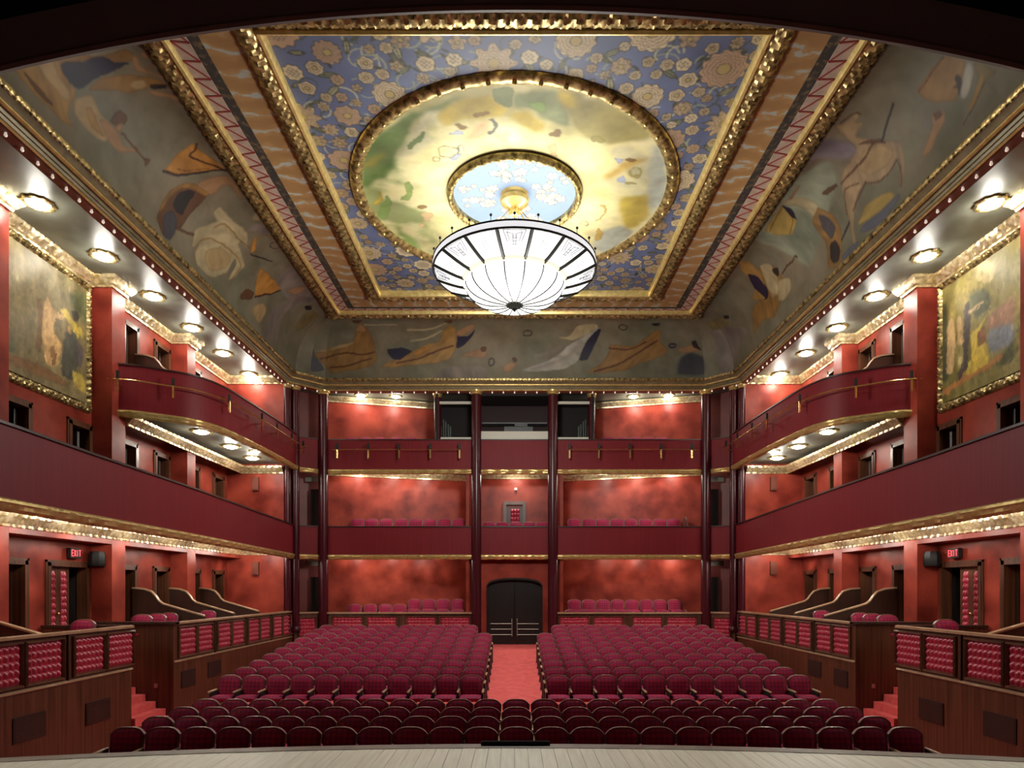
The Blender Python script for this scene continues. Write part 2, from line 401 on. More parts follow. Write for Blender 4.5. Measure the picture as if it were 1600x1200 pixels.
def side(mx):
    sd = SIDE[mx]; sg = 1 if mx else -1
    # wall built round its door openings
    mb = MB(); ys = sorted({8.0, 23.9} | {q for o in OPEN for q in o[:2]}); zs = sorted({-.3, 10.95} | {q for o in OPEN for q in o[2:]})
    for a, b in zip(ys, ys[1:]):
        run = None
        for c, d in list(zip(zs, zs[1:])) + [(None, None)]:
            hole = c is None or any(o[0] <= a and b <= o[1] and o[2] <= c and d <= o[3] for o in OPEN)
            if not hole: run = (run[0] if run else c, d)
            elif run: mb.box(XW - .22, XW, a, b, *run); run = None
    struct(mb.build('wall_' + sd, M_RED, None, mx))
    for i, (a, b) in enumerate(PIERS):
        struct(MB().box(XW - .05, XP, a, b, BOXF - .1, 10.6).build('wall_%s_pier_%d' % (sd, i + 1), M_RED, None, mx))
    struct(MB().box(XW - .2, -8.34, YE, YE + .2, .6, 10.9).build('wall_%s_end' % sd, M_RED, None, mx))
    # lintels between the piers
    for z0, z1, y0 in ((4.1, 4.52, 8.2), (7.06, 7.5, 16.55)):
        mb = MB(); ed = [y0] + [q for p in PIERS for q in p if q > y0] + [YE]
        for a, b in zip(ed[0::2], ed[1::2]):
            mb.box(XW, XP, a + .005, b - .005, z0, z1)
        struct(mb.build(nxt('trim'), M_RED, None, mx))
    # gilt crowns
    cp = [(-.0, 0), (.05, .0), (.06, .05), (.10, .07), (.13, .14), (.19, .19), (.20, .26), (0, .26)]
    pth = [(XW, 8.2)]
    for a, b in PIERS: pth += [(XW, a), (XP, a), (XP, b), (XW, b)]
    pth += [(XW, YE), (-8.36, YE)]
    struct(MB().sweep(pth, [(d, 10.40 + z) for d, z in cp], step=.045, amp=.016, per=.13).build(nxt('trim'), M_CREAM, None, mx))
    struct(MB().sweep([(XP, 8.2), (XP, YE), (-8.36, YE)], [(d, 4.22 + z) for d, z in cp], step=.045, amp=.016, per=.13).build(nxt('trim'), M_CREAM, None, mx))
    struct(MB().sweep([(XP, 16.62), (XP, YE), (-8.36, YE)], [(d, 7.16 + z) for d, z in cp], step=.045, amp=.016, per=.13).build(nxt('trim'), M_CREAM, None, mx))
    struct(MB().box(XW - .2, -8.38, 8.0, YE + .1, 10.66, 10.9).build('ceiling_soffit_' + sd, M_SOFF, None, mx))
    # doors
    for k, (a, b, z0, z1) in enumerate(OPEN):
        lv = 0 if k < len(L1) else 1 if k < len(L1) + len(L2) else 2
        d = struct(empty(nxt('door'), (sg * -XW * 1.0, (a + b) / 2, z0)))
        t = .09
        mb = MB()
        mb.box(XW - .2, XW + .05, a, a + t, z0, z1); mb.box(XW - .2, XW + .05, b - t, b, z0, z1); mb.box(XW - .2, XW + .05, a, b, z1 - t, z1)
        mb.box(XW, XW + .035, a - .05, a, z0, z1 + .05); mb.box(XW, XW + .035, b, b + .05, z0, z1 + .05); mb.box(XW, XW + .035, a - .05, b + .05, z1, z1 + .05)
        mb.build('door_frame', M_WOOD, d, mx, smooth=False)
        mb = MB(); X0 = XW - 1.2
        mb.add([(XW - .2, a, z0), (XW - .2, b, z0), (XW - .2, b, z1), (XW - .2, a, z1), (X0, a, z0), (X0, b, z0), (X0, b, z1), (X0, a, z1)],
               [(4, 5, 6, 7), (0, 1, 5, 4), (1, 2, 6, 5), (2, 3, 7, 6), (3, 0, 4, 7)])
        mb.build('vestibule', M_VOID, d, mx, smooth=False)
        if lv == 0 and k == 1:
            lf = MB().box(XW - .12, XW - .06, a + t, a + .82, z0, z1 - t).build('door_leaf', M_WOOD, d, mx)
            for yy in (a + .25, a + .62):
                inst('tufted_strip', TUFT_STRIP, lf, (sg * (-XW + .055), yy, z0 + 1.08), (0, 0, PI / 2 if not mx else -PI / 2))
            MB().ball((XW - .03, a + .43, z0 + .98), .035).build('door_knob', M_BRASS, lf, mx)
            MB().box(XW - .55, XW - .50, a + .85, b - t, z0, z1 - t).build('door_leaf', M_WOODD, d, mx)
        else:
            MB().add([(XW - .2, b - t - .01, z0), (XW - .22, b - t - .06, z0), (XW - .85, b - t - .18, z0), (XW - .85, b - t - .12, z0), (XW - .2, b - t - .01, z1 - t), (XW - .22, b - t - .06, z1 - t), (XW - .85, b - t - .18, z1 - t), (XW - .85, b - t - .12, z1 - t)],
                     [(0, 3, 2, 1), (4, 5, 6, 7), (0, 1, 5, 4), (1, 2, 6, 5), (2, 3, 7, 6), (3, 0, 4, 7)]).build('door_leaf', M_WOODD, d, mx, smooth=False)
    # lower side balcony
    p0 = B1PATH[len(B1PATH) // 2]
    t = empty('side_balcony', (sg * -p0[0], p0[1], 4.1))
    tag(t, 'long lower balcony with burgundy front along the %s wall' % sd, 'balcony', 'side balconies')
    parapet(t, B1PATH, 4.2, 5.36, mx)
    slab(t, B1PATH, XW, 4.5, B1F - .02, mx)
    t = empty('side_balcony', (sg * 8.2, 20, 7.3))
    tag(t, 'short curved upper balcony with brass rail on the %s wall' % sd, 'balcony', 'side balconies')
    parapet(t, B2PATH, 7.4, 8.64, mx)
    slab(t, B2PATH, XW, 7.52, B2F, mx)
    # brass spotlight rail on the curved balcony
    rp = []
    for i in range(len(B2PATH)):
        a, b = B2PATH[max(i - 1, 0)], B2PATH[min(i + 1, len(B2PATH) - 1)]; L = math.hypot(b[0] - a[0], b[1] - a[1])
        nx, ny = (b[1] - a[1]) / L, -(b[0] - a[0]) / L
        rp.append((B2PATH[i][0] + nx * .24, B2PATH[i][1] + ny * .24))
    rp = [(rp[0][0] - .1, rp[0][1])] + rp[1:]
    rp.append((-7.55, 23.75))
    t = empty('brass_rail', (sg * 8.0, 20, 8.17)); tag(t, 'curved brass pipe rail along front of the %s upper balcony' % sd, 'rail', 'brass rails')
    MB().tube([(x, y, 8.17) for x, y in rp], .022).build('pipe', M_BRASS, t, mx)
    for q in (2, 12, 20, 26, 29, 32, 35):
        if q >= len(B2PATH): continue
        (x0, y0), (x1, y1) = B2PATH[q], rp[q]
        br = MB(); br.tube([(x0, y0, 8.05), (x1, y1, 8.05)], .016, 6); br.box(x1 - .02, x1 + .02, y1 - .02, y1 + .02, 7.87, 8.2)
        o = br.build('bracket', M_BRASS, t, mx)
        MB().box(x1 - .028, x1 + .028, y1 - .028, y1 + .028, 8.19, 8.38).build('clamp', M_BLACK, o, mx)
    # lamps
    nm = ['nearest', 'second', 'third', 'fourth', 'fifth', 'farthest']
    for i in range(6):
        y = 12.95 + i * 2.055
        ceiling_light((sg * 9.45, y, 10.66), LAMP_HI, '%s of six round lamps in the top soffit along the %s wall' % (nm[i], sd), 'lamps in the top soffits')
    for i, (x, y) in enumerate(((8.95, 18.66), (8.95, 20.6), (9.0, 22.4), (8.5, 21.4))):
        ceiling_light((sg * x, y, 7.52), LAMP_MID * (1 if i < 3 else .5), '%s round lamp under the %s curved upper balcony' % (['nearest', 'middle', 'farthest', 'small offset'][i], sd), 'lamps under the upper balconies', 1 if i < 3 else .7)
    for i in range(7):
        ceiling_light((sg * 9.05, 10.2 + i * 2.07, 4.5), LAMP_LOW, '%s round lamp from the stage under the long lower balcony, %s side' % (['first', 'second', 'third', 'fourth', 'fifth', 'sixth', 'seventh'][i], sd), 'lamps under the lower balconies', .8)
    # wall speakers and exit sign
    sp = empty('wall_speaker', (sg * 10.2, 15.98, 3.55)); tag(sp, 'black loudspeaker bracketed to the %s box wall beside exit sign' % sd, 'speaker')
    mb = MB(); mb.lathe([(.001, 0), (.16, .0), (.19, .05), (.19, .28), (.15, .36), (.001, .36)], 8, (-10.2, 15.95, 3.55)); mb.build('cabinet', M_BLACK, sp, mx)
    MB().box(-10.42, -10.15, 15.93, 15.97, 3.70, 3.74).build('bracket', M_METAL, sp, mx)
    ex = empty('exit_sign', (sg * 10.36, 15.3, 3.72)); tag(ex, 'black exit sign with red letters above the %s box door' % sd, 'sign')
    MB().box(-10.36, -10.28, 15.12, 15.5, 3.72, 3.95).build('housing', M_BLACK, ex, mx)
    mb = MB(); X = -10.278
    def bar(y0, z0, y1, z1, w=.018):
        L = math.hypot(y1 - y0, z1 - z0); ny, nz = -(z1 - z0) / L * w / 2, (y1 - y0) / L * w / 2
        c = [(y0 + ny, z0 + nz), (y1 + ny, z1 + nz), (y1 - ny, z1 - nz), (y0 - ny, z0 - nz)]
        v = [(X, a, b) for a, b in c] + [(X + .006, a, b) for a, b in c]
        mb.add(v, [(0, 1, 2, 3), (7, 6, 5, 4), (0, 4, 5, 1), (1, 5, 6, 2), (2, 6, 7, 3), (3, 7, 4, 0)])
    for i, ch in enumerate('EXIT'):
        def yy(q): return (15.15 + i * .085 + q * .06) if not mx else (15.47 - i * .085 - q * .06)
        a, b = 3.765, 3.905
        if ch == 'E':
            bar(yy(.1), a, yy(.1), b); [bar(yy(0), z, yy(1), z) for z in (a, (a + b) / 2, b)]
        if ch == 'X': bar(yy(0), a, yy(1), b); bar(yy(0), b, yy(1), a)
        if ch == 'I': bar(yy(.5), a, yy(.5), b)
        if ch == 'T': bar(yy(.5), a, yy(.5), b); bar(yy(0), b, yy(1), b)
    mb.build('lettering', mat('exit_red', (.8, .05, .05), None, .5, emit=(1, .08, .10), estr=1.6), ex, mx, smooth=False)
    for z, lv in ((3.5, 'ground level'), (6.55, 'lower balcony')):
        o = MB().box(-9.45, -9.23, YE - .1, YE, z, z + .48).box(-9.43, -9.25, YE - .115, YE - .1, z + .03, z + .45).build('surround_speaker', mat('red_brown_grille', (.14, .03, .015), None, .6), None, mx)
        tag(o, 'small flat brown-red speaker on the %s end wall, %s' % (sd, lv), 'speaker')
side(False); side(True)

# ------------------------------------------------------------------ painted surfaces (colour attribute on a fine grid)
PAL = dict(ochre=(.33, .205, .075), ochred=(.26, .155, .055), sand=(.36, .27, .15), brown=(.12, .062, .03), navy=(.018, .022, .055), skin=(.34, .21, .12), dark=(.035, .03, .03),
           orange=(.44, .225, .06), slate=(.075, .08, .10), slateb=(.12, .13, .19), cream=(.40, .35, .235), mauve=(.235, .205, .20), mauveb=(.20, .18, .225), olive=(.20, .165, .08), pale=(.36, .36, .35),
           teal=(.27, .31, .255), yellow=(.40, .30, .10), horse=(.34, .255, .165),
           dgreen=(.055, .11, .025), dgreen2=(.16, .25, .07), dyel=(.36, .27, .035), dgrey=(.40, .38, .25), dteal=(.13, .17, .085), dolive=(.23, .20, .065), dgreyb=(.32, .35, .32), dskin=(.50, .35, .20), dbrown=(.12, .06, .015),
           dblue=(.25, .30, .46), dnavy=(.04, .06, .08), dochre=(.36, .24, .05),
           plight=(.42, .34, .17), pgreen=(.11, .13, .055), pground=(.20, .095, .035), pbrown=(.17, .09, .03), ppeach=(.60, .37, .15), pyel=(.58, .44, .08), pdark=(.035, .03, .03), pslate=(.065, .075, .06), pmauve=(.13, .105, .12),
           qpink=(.38, .19, .12), qblue=(.20, .22, .27), qorange=(.44, .18, .05), qdgreen=(.05, .065, .03), qlight=(.56, .46, .20), qskin=(.62, .42, .20), qdark=(.04, .03, .045), qyel=(.62, .45, .06), qred=(.22, .075, .03))
MURALS=[
('L','ochre',None,[(2.45,0.87),(2.69,1.17),(2.94,1.34),(3.13,1.46),(2.84,1.07),(2.6,0.87),(2.68,0.84),(2.83,0.8),(3.07,0.8),(3.09,0.64),(3.05,0.4),(3.19,0.34),(3.29,0.43),(3.18,0.29),(2.97,0.25),(2.71,0.26),(2.3,0.24),(2.01,0.26),(1.83,0.29),(2.16,0.61)]),
('L','sand',None,[(2.21,0.61),(2.45,0.84),(2.7,0.72),(3.0,0.71),(3.05,0.54),(2.74,0.55),(2.46,0.57)]),
('L','brown',None,[(2.0,0.38),(2.39,0.39),(2.74,0.35),(2.69,0.3),(2.29,0.3)]),
('L','ochred',None,[(2.47,0.89),(2.69,1.17),(2.98,1.36),(3.15,1.62),(3.21,1.89),(3.34,1.95),(3.47,1.82),(3.28,1.55),(3.09,1.48),(3.02,1.35),(2.83,1.09),(2.57,0.86)]),
('L','navy',None,[(2.59,0.88),(2.92,1.18),(3.01,1.39),(3.16,1.54),(3.29,1.57),(3.49,1.81),(3.44,1.61),(3.37,1.37),(3.12,0.82),(2.83,0.8),(2.66,0.83)]),
('L','mauve',None,[(2.68,1.23),(3.02,1.64),(3.1,1.96),(2.94,1.83),(2.88,1.5)]),
('L','brown',None,[(3.2,2.08),(3.2,2.2),(3.41,2.2),(3.5,2.2),(3.46,2.2),(3.31,2.13)]),
('L','skin',None,[(3.33,2.09),(3.44,2.2),(3.54,2.11),(3.44,2.0)]),
('L','skin',None,[(3.47,1.82),(3.67,1.77),(3.8,1.93),(4.02,2.2),(3.95,2.2),(3.75,2.01),(3.61,1.9),(3.4,1.98),(3.33,1.93)]),
('L','skin',None,[(3.68,1.96),(3.6,2.2),(3.66,2.2),(3.74,1.94)]),
('L','ochred',None,[(3.24,0.92),(3.35,1.27),(3.54,1.52),(3.82,1.84),(3.99,2.09),(4.15,2.15),(4.06,1.83),(4.07,1.71),(3.97,1.48),(3.69,1.29),(3.41,1.02)]),
('L','sand',None,[(3.81,1.54),(3.79,1.66),(3.88,1.81),(4.01,1.8),(4.05,1.68),(3.91,1.55)]),
('L','dark',None,[(4.01,1.83),(4.12,2.16),(4.22,2.08),(4.13,1.81)]),
('L','skin',None,[(4.06,1.7),(4.4,2.14),(4.63,2.2),(4.73,2.2),(4.5,2.05),(4.29,1.79)]),
('L','brown',None,[(4.31,2.2),(4.5,2.2),(4.57,2.2),(4.41,2.2)]),
('L','sand',None,[(3.16,0.76),(3.35,0.94),(3.7,0.85),(3.99,0.88),(4.13,0.8),(4.05,0.61),(3.98,0.55),(3.6,0.46),(3.2,0.49),(3.11,0.65)]),
('L','ochre',None,[(3.32,0.72),(3.46,0.81),(3.75,0.72),(4.01,0.62),(3.62,0.56)]),
('L','skin',None,[(3.69,0.78),(3.99,0.88),(4.25,0.88),(4.45,0.75),(4.7,0.88),(4.86,0.89),(4.61,0.74),(4.36,0.6),(4.11,0.63)]),
('L','brown',None,[(3.95,0.89),(3.97,1.11),(4.21,1.17),(4.29,1.09),(4.22,0.95),(3.99,0.88)]),
('L','skin',None,[(4.09,0.9),(4.22,1.04),(4.3,0.91),(4.15,0.86)]),
('L','brown',0.038,[(4.32,0.9),(4.72,0.89),(5.08,0.89)]),
('L','brown',None,[(5.03,0.91),(5.24,0.99),(5.2,0.81)]),
('L','orange',None,[(5.65,1.39),(5.71,1.8),(5.73,1.94),(5.91,1.88),(6.35,2.05),(6.81,2.15),(6.58,1.77),(6.31,1.41),(5.92,1.09),(5.66,1.02),(5.7,1.22)]),
('L','dark',0.047,[(5.75,1.93),(5.89,1.82),(5.9,1.6),(6.4,1.87),(6.82,2.14)]),
('L','dark',0.057,[(5.66,1.02),(6.05,1.18),(6.49,1.58),(6.77,2.13)]),
('L','brown',0.022,[(5.94,1.27),(6.22,1.42),(6.53,1.8)]),
('L','dark',None,[(6.78,2.2),(6.96,2.2),(7.29,2.2),(6.97,2.2)]),
('L','skin',None,[(6.62,1.33),(6.76,1.68),(6.92,2.06),(7.24,2.17),(7.86,2.08),(7.81,1.99),(7.3,2.03),(7.14,1.79),(7.27,1.64),(7.1,1.39),(6.75,1.34)]),
('L','brown',None,[(5.92,0.28),(6.02,0.51),(6.15,0.8),(6.19,1.0),(6.4,1.21),(6.72,1.32),(7.13,1.46),(7.13,1.18),(6.99,0.8),(6.88,0.51),(6.71,0.46),(6.66,0.3),(6.51,0.1),(6.22,0.08),(6.04,0.21)]),
('L','ochred',None,[(6.1,0.92),(6.36,1.24),(6.69,1.38),(7.15,1.5),(7.13,1.37),(6.77,1.28),(6.44,1.17),(6.26,0.95),(6.09,0.47),(5.94,0.37)]),
('L','dark',None,[(6.36,0.71),(6.35,0.97),(6.55,1.19),(6.78,1.25),(6.79,1.0),(6.8,0.73),(6.51,0.67)]),
('L','slate',None,[(6.17,0.45),(6.41,0.65),(6.67,0.58),(6.71,0.32),(6.51,0.1),(6.27,0.1)]),
('L','brown',0.056,[(6.73,0.44),(7.64,0.69),(8.77,1.05)]),
('L','dark',0.04,[(9.77,1.37),(10.71,1.7)]),
('L','cream',None,[(7.38,0.75),(7.74,1.03),(7.99,1.3),(8.35,1.5),(8.9,1.67),(9.16,1.54),(9.06,1.28),(9.61,1.17),(9.93,1.08),(9.6,0.61),(9.34,0.47),(9.54,0.93),(9.29,1.0),(9.25,0.6),(8.53,0.22),(7.78,0.16),(7.58,0.36),(7.71,0.63),(7.44,0.36),(7.41,0.64)]),
('L','cream',None,[(7.66,1.51),(8.31,1.52),(9.03,1.66),(9.57,1.37),(8.91,1.37),(8.06,1.26),(7.6,1.25)]),
('L','sand',None,[(7.94,0.52),(8.52,0.91),(9.17,0.94),(9.14,0.65),(8.36,0.3)]),
('L','ochred',0.034,[(7.98,1.09),(8.18,1.34),(8.76,1.36),(9.67,1.43),(9.47,1.73),(9.52,2.03),(9.94,2.2)]),
('L','ochred',0.033,[(7.61,0.44),(7.69,0.65),(8.06,0.89),(8.47,0.96),(9.19,1.06),(9.81,1.02),(9.54,0.58)]),
('L','mauve',None,[(8.95,1.65),(8.93,2.02),(9.21,2.2),(9.58,2.2),(9.47,1.96)]),
('L','cream',None,[(8.74,1.93),(8.47,2.18),(8.93,2.15)]),
('L','orange',None,[(9.75,1.38),(9.4,1.67),(9.47,1.76),(9.83,1.53)]),
('L','dark',0.028,[(10.18,2.19),(10.24,2.15),(10.27,2.1),(10.26,2.03),(10.22,1.98),(10.15,1.94),(10.08,1.92),(10.01,1.93),(9.96,1.97),(9.94,2.02),(9.95,2.09),(9.98,2.15),(10.03,2.19),(10.11,2.2),(10.18,2.19)]),
('L','orange',None,[(10.73,1.01),(10.48,1.38),(11.28,1.43),(12.14,1.49),(11.68,1.06),(11.01,0.7)]),
('L','dark',0.048,[(11.0,0.72),(11.78,1.15),(12.33,1.64),(12.72,2.15)]),
('L','mauve',None,[(11.39,1.5),(11.32,2.05),(11.76,2.2),(12.93,2.2),(13.77,2.11),(12.69,1.35)]),
('L','skin',None,[(12.3,1.47),(12.52,1.9),(12.83,2.16),(12.94,1.74)]),
('L','brown',None,[(10.17,0.49),(10.52,0.77),(10.9,0.81),(10.88,0.62),(10.24,0.38)]),
('L','mauve',None,[(11.96,0.08),(12.08,0.61),(12.52,1.21),(13.08,1.79),(13.81,2.2),(14.07,2.19),(13.4,1.6),(12.96,1.02),(13.03,0.63),(13.16,0.2),(12.35,0.12)]),
('L','sand',None,[(10.95,0.45),(11.6,0.82),(11.98,0.7),(11.66,0.26),(11.27,0.33)]),
('L','olive',None,[(14.08,1.0),(14.04,1.46),(14.28,1.86),(14.89,1.91),(14.72,1.39),(14.49,1.05)]),
('L','dark',None,[(13.68,1.65),(13.93,1.89),(14.19,1.83),(13.97,1.64)]),
('K','slate',None,[(0.0,0.57),(0.0,0.83),(0.05,0.7),(0.63,0.24),(0.0,0.12),(0.0,0.27)]),
('K','ochred',None,[(0.0,0.69),(0.31,0.75),(1.16,0.99),(1.57,1.09),(1.58,1.43),(1.96,1.68),(2.34,1.09),(2.51,0.61),(2.28,0.38),(1.7,0.26),(1.34,0.26),(0.87,0.14),(0.49,0.41)]),
('K','brown',0.053,[(0.34,0.57),(1.3,0.8),(1.97,0.7),(2.37,0.8)]),
('K','brown',0.053,[(0.74,0.33),(1.57,0.42),(2.27,0.61)]),
('K','sand',None,[(0.03,0.75),(1.15,1.04),(1.61,1.15),(1.58,1.04),(0.7,0.8)]),
('K','brown',None,[(1.31,2.0),(1.78,1.98),(1.63,1.8),(1.44,1.81)]),
('K','skin',None,[(1.57,1.49),(1.62,1.83),(1.9,1.68),(2.0,1.43)]),
('K','cream',0.051,[(1.88,1.75),(3.1,1.74)]),
('K','navy',None,[(2.81,0.89),(3.38,0.94),(3.83,0.85),(3.51,0.61),(3.1,0.56),(2.91,0.75)]),
('K','ochre',None,[(2.58,0.38),(2.99,0.52),(3.34,0.56),(3.8,0.85),(4.39,1.07),(4.8,1.09),(4.83,1.49),(5.12,1.75),(5.36,1.61),(5.41,0.89),(5.18,0.61),(4.71,0.47),(3.59,0.38),(3.11,0.33)]),
('K','brown',0.059,[(3.23,0.47),(4.05,0.61),(4.76,0.85),(5.29,0.99)]),
('K','orange',None,[(3.81,0.8),(4.39,0.99),(4.45,0.89),(3.93,0.68)]),
('K','cream',0.068,[(3.55,1.55),(4.46,1.54),(4.98,1.83)]),
('K','cream',0.064,[(3.72,1.15),(4.31,1.21),(4.83,1.49)]),
('K','navy',None,[(5.41,0.89),(5.41,1.37),(5.81,1.26),(6.12,1.61),(6.05,1.37),(5.71,0.99)]),
('K','skin',None,[(5.32,1.43),(5.72,1.68),(6.15,1.83),(5.98,1.49),(5.51,1.26)]),
('K','brown',None,[(4.88,1.95),(5.22,2.0),(5.17,1.79),(4.96,1.83)]),
('K','mauve',None,[(4.62,0.02),(4.78,0.24),(5.36,0.38),(6.55,0.38),(6.55,0.0)]),
('K','skin',None,[(5.53,0.66),(6.07,0.85),(6.54,0.94),(6.54,0.61),(5.95,0.66)]),
('K','brown',None,[(6.3,0.94),(6.54,0.99),(6.54,0.82),(6.36,0.8)]),
('K','dark',0.041,[(8.25,1.41),(8.23,1.37),(8.18,1.33),(8.12,1.32),(8.04,1.32),(7.96,1.33),(7.92,1.37),(7.91,1.41),(7.92,1.45),(7.97,1.49),(8.04,1.51),(8.12,1.51),(8.18,1.49),(8.23,1.45),(8.25,1.41)]),
('K','dark',0.042,[(6.84,0.5),(6.84,0.46),(6.81,0.42),(6.76,0.4),(6.71,0.4),(6.67,0.42),(6.65,0.46),(6.64,0.5),(6.65,0.55),(6.67,0.59),(6.71,0.61),(6.76,0.61),(6.81,0.59),(6.84,0.55),(6.84,0.5)]),
('K','skin',None,[(7.12,0.35),(7.47,0.54),(7.68,0.46),(7.47,0.24),(7.19,0.21)]),
('K','brown',None,[(7.47,0.63),(7.61,0.68),(7.7,0.54),(7.55,0.49)]),
('K','pale',None,[(7.76,0.21),(8.18,0.4),(8.9,0.57),(9.26,0.74),(9.7,1.09),(10.14,1.29),(10.44,1.5),(10.82,1.65),(10.73,1.43),(10.28,1.17),(9.96,0.52),(9.39,0.29),(8.68,0.24)]),
('K','mauve',0.063,[(8.18,0.29),(8.96,0.46),(9.61,0.68),(9.99,1.03)]),
('K','mauve',0.056,[(8.33,0.68),(8.97,0.8),(9.41,0.97)]),
('K','cream',None,[(9.06,1.26),(9.64,1.29),(9.96,1.74),(10.62,1.83),(10.82,1.65),(10.29,1.36),(9.77,1.16)]),
('K','navy',None,[(9.96,0.54),(10.28,1.17),(10.75,1.58),(10.89,1.58),(10.56,0.97),(10.32,0.57)]),
('K','ochred',None,[(10.21,0.21),(10.81,0.46),(11.12,0.8),(11.13,1.03),(11.99,0.97),(12.51,1.23),(12.93,1.58),(13.12,1.43),(13.01,1.09),(13.34,0.86),(12.96,0.63),(12.24,0.46),(11.66,0.24),(10.81,0.18)]),
('K','brown',0.063,[(10.53,0.24),(11.38,0.4),(12.26,0.8),(12.94,1.16)]),
('K','brown',0.056,[(11.13,0.91),(11.84,0.86),(12.5,1.09)]),
('K','dark',None,[(12.78,1.81),(13.16,1.85),(13.09,1.69),(12.87,1.69)]),
('K','dark',0.041,[(11.87,1.65),(11.85,1.6),(11.79,1.56),(11.72,1.54),(11.66,1.54),(11.59,1.56),(11.55,1.6),(11.54,1.65),(11.56,1.69),(11.62,1.74),(11.69,1.76),(11.75,1.76),(11.82,1.74),(11.86,1.7),(11.87,1.65)]),
('K','navy',0.049,[(13.62,0.98),(13.6,0.96),(13.57,0.94),(13.51,0.93),(13.44,0.93),(13.39,0.94),(13.35,0.96),(13.34,0.98),(13.36,1.01),(13.39,1.03),(13.45,1.04),(13.52,1.04),(13.58,1.03),(13.61,1.01),(13.62,0.98)]),
('K','skin',None,[(13.62,0.86),(13.99,0.97),(14.3,1.09),(14.55,0.86),(13.96,0.74)]),
('K','dark',None,[(14.19,1.13),(14.38,1.17),(14.43,1.0),(14.58,0.84),(14.24,0.94)]),
('K','slate',None,[(13.58,0.12),(13.67,0.57),(14.12,0.8),(14.6,0.68),(14.65,0.11)]),
('R','mauve',None,[(0.0,1.46),(0.5,1.46),(2.58,0.6),(0.97,0.46),(0.42,0.0),(0.0,0.02),(0.0,0.77)]),
('R','olive',None,[(0.06,1.85),(1.42,1.51),(1.4,1.22),(0.15,1.38)]),
('R','dark',None,[(1.34,1.56),(1.66,1.43),(1.54,1.34),(1.25,1.44)]),
('R','ochred',None,[(4.54,1.62),(5.34,1.27),(5.4,0.71),(4.28,0.28),(3.52,0.54),(2.59,0.39),(3.04,0.98),(3.71,0.99),(4.35,0.89),(4.5,1.28)]),
('R','sand',None,[(4.74,1.41),(5.19,1.17),(5.19,0.75),(4.44,0.7),(4.49,0.99)]),
('R','navy',None,[(4.07,1.7),(4.41,1.4),(4.45,0.9),(4.0,0.85),(3.88,1.28)]),
('R','teal',None,[(5.59,2.2),(8.34,2.2),(9.45,1.78),(9.08,1.34),(7.46,0.83),(6.75,0.53),(6.08,1.23)]),
('R','ochre',None,[(4.52,2.2),(4.68,1.92),(4.53,1.33),(4.23,0.82),(3.27,1.17),(3.98,1.29),(4.05,1.94)]),
('R','dark',None,[(4.58,2.2),(4.87,2.2),(4.81,2.14),(4.54,2.2)]),
('R','cream',None,[(4.79,1.62),(5.26,1.39),(5.16,0.96),(4.8,0.65),(4.41,0.96)]),
('R','navy',None,[(4.12,1.76),(4.38,1.42),(4.41,0.96),(4.15,0.82),(3.82,1.3)]),
('R','cream',None,[(5.16,0.96),(5.73,0.76),(5.64,0.52),(5.07,0.45),(4.73,0.58)]),
('R','brown',0.049,[(5.46,0.98),(6.26,1.0)]),
('R','brown',None,[(6.23,1.06),(6.43,1.04),(6.45,0.9)]),
('R','dark',None,[(5.15,1.26),(5.44,1.17),(5.24,0.98),(5.1,1.13)]),
('R','yellow',None,[(6.19,2.07),(6.79,2.06),(7.39,2.1),(7.41,1.82),(7.3,1.52),(6.73,1.39),(6.35,1.67)]),
('R','ochred',0.035,[(6.31,1.91),(6.91,2.0),(7.35,2.02)]),
('R','ochred',0.04,[(6.72,1.46),(7.13,1.58),(7.35,1.79)]),
('R','navy',None,[(7.43,2.11),(7.48,1.79),(7.24,1.49),(7.22,1.73)]),
('R','brown',None,[(7.35,2.2),(7.58,2.2),(7.35,2.19),(7.27,2.2)]),
('R','cream',None,[(7.54,2.16),(7.97,1.86),(8.18,1.32),(7.77,1.25),(7.68,1.72),(7.44,2.01)]),
('R','skin',None,[(7.76,2.04),(8.31,2.0),(8.23,1.94),(7.75,1.93)]),
('R','ochred',None,[(7.63,1.23),(8.13,1.35),(8.42,0.96),(8.46,0.61),(8.36,0.42),(8.25,0.08),(8.05,0.04),(7.57,0.18),(7.75,0.69),(7.62,0.98)]),
('R','slate',None,[(7.97,1.24),(8.21,1.04),(8.32,0.72),(7.98,0.59),(7.82,0.92)]),
('R','dark',None,[(7.85,0.56),(8.14,0.55),(8.27,0.34),(8.15,0.12),(7.88,0.17),(7.75,0.34)]),
('R','slate',0.024,[(8.1,0.49),(7.99,0.18)]),
('R','yellow',None,[(9.06,0.41),(9.51,0.6),(10.32,0.44),(10.54,0.26),(9.9,0.27),(9.29,0.37)]),
('R','horse',None,[(10.32,2.15),(10.38,2.0),(10.79,1.87),(10.79,1.78),(10.57,1.79),(10.7,1.63),(10.5,1.65),(10.29,1.62),(10.47,1.38),(10.67,1.18),(11.06,0.9),(10.95,0.51),(10.74,0.29),(10.65,0.37),(10.85,0.63),(10.83,0.78),(10.45,0.65),(9.98,0.72),(9.75,0.89),(9.5,0.88),(9.18,0.73),(8.9,0.44),(8.93,0.13),(8.77,0.2),(8.84,0.74),(9.03,1.17),(9.32,1.37),(9.7,1.4),(10.13,1.47),(10.13,1.72),(10.16,1.97)]),
('R','sand',None,[(10.13,1.36),(10.61,1.14),(10.85,0.88),(10.47,0.78),(9.99,0.91),(9.78,1.14)]),
('R','brown',0.035,[(10.42,2.05),(10.8,1.9),(10.81,1.79)]),
('R','brown',None,[(10.14,1.52),(10.46,1.37),(10.7,1.2),(10.75,1.06),(10.39,1.32)]),
('R','brown',0.028,[(9.75,0.89),(10.19,0.68),(10.54,0.67),(10.81,0.76),(10.81,0.45),(10.7,0.31)]),
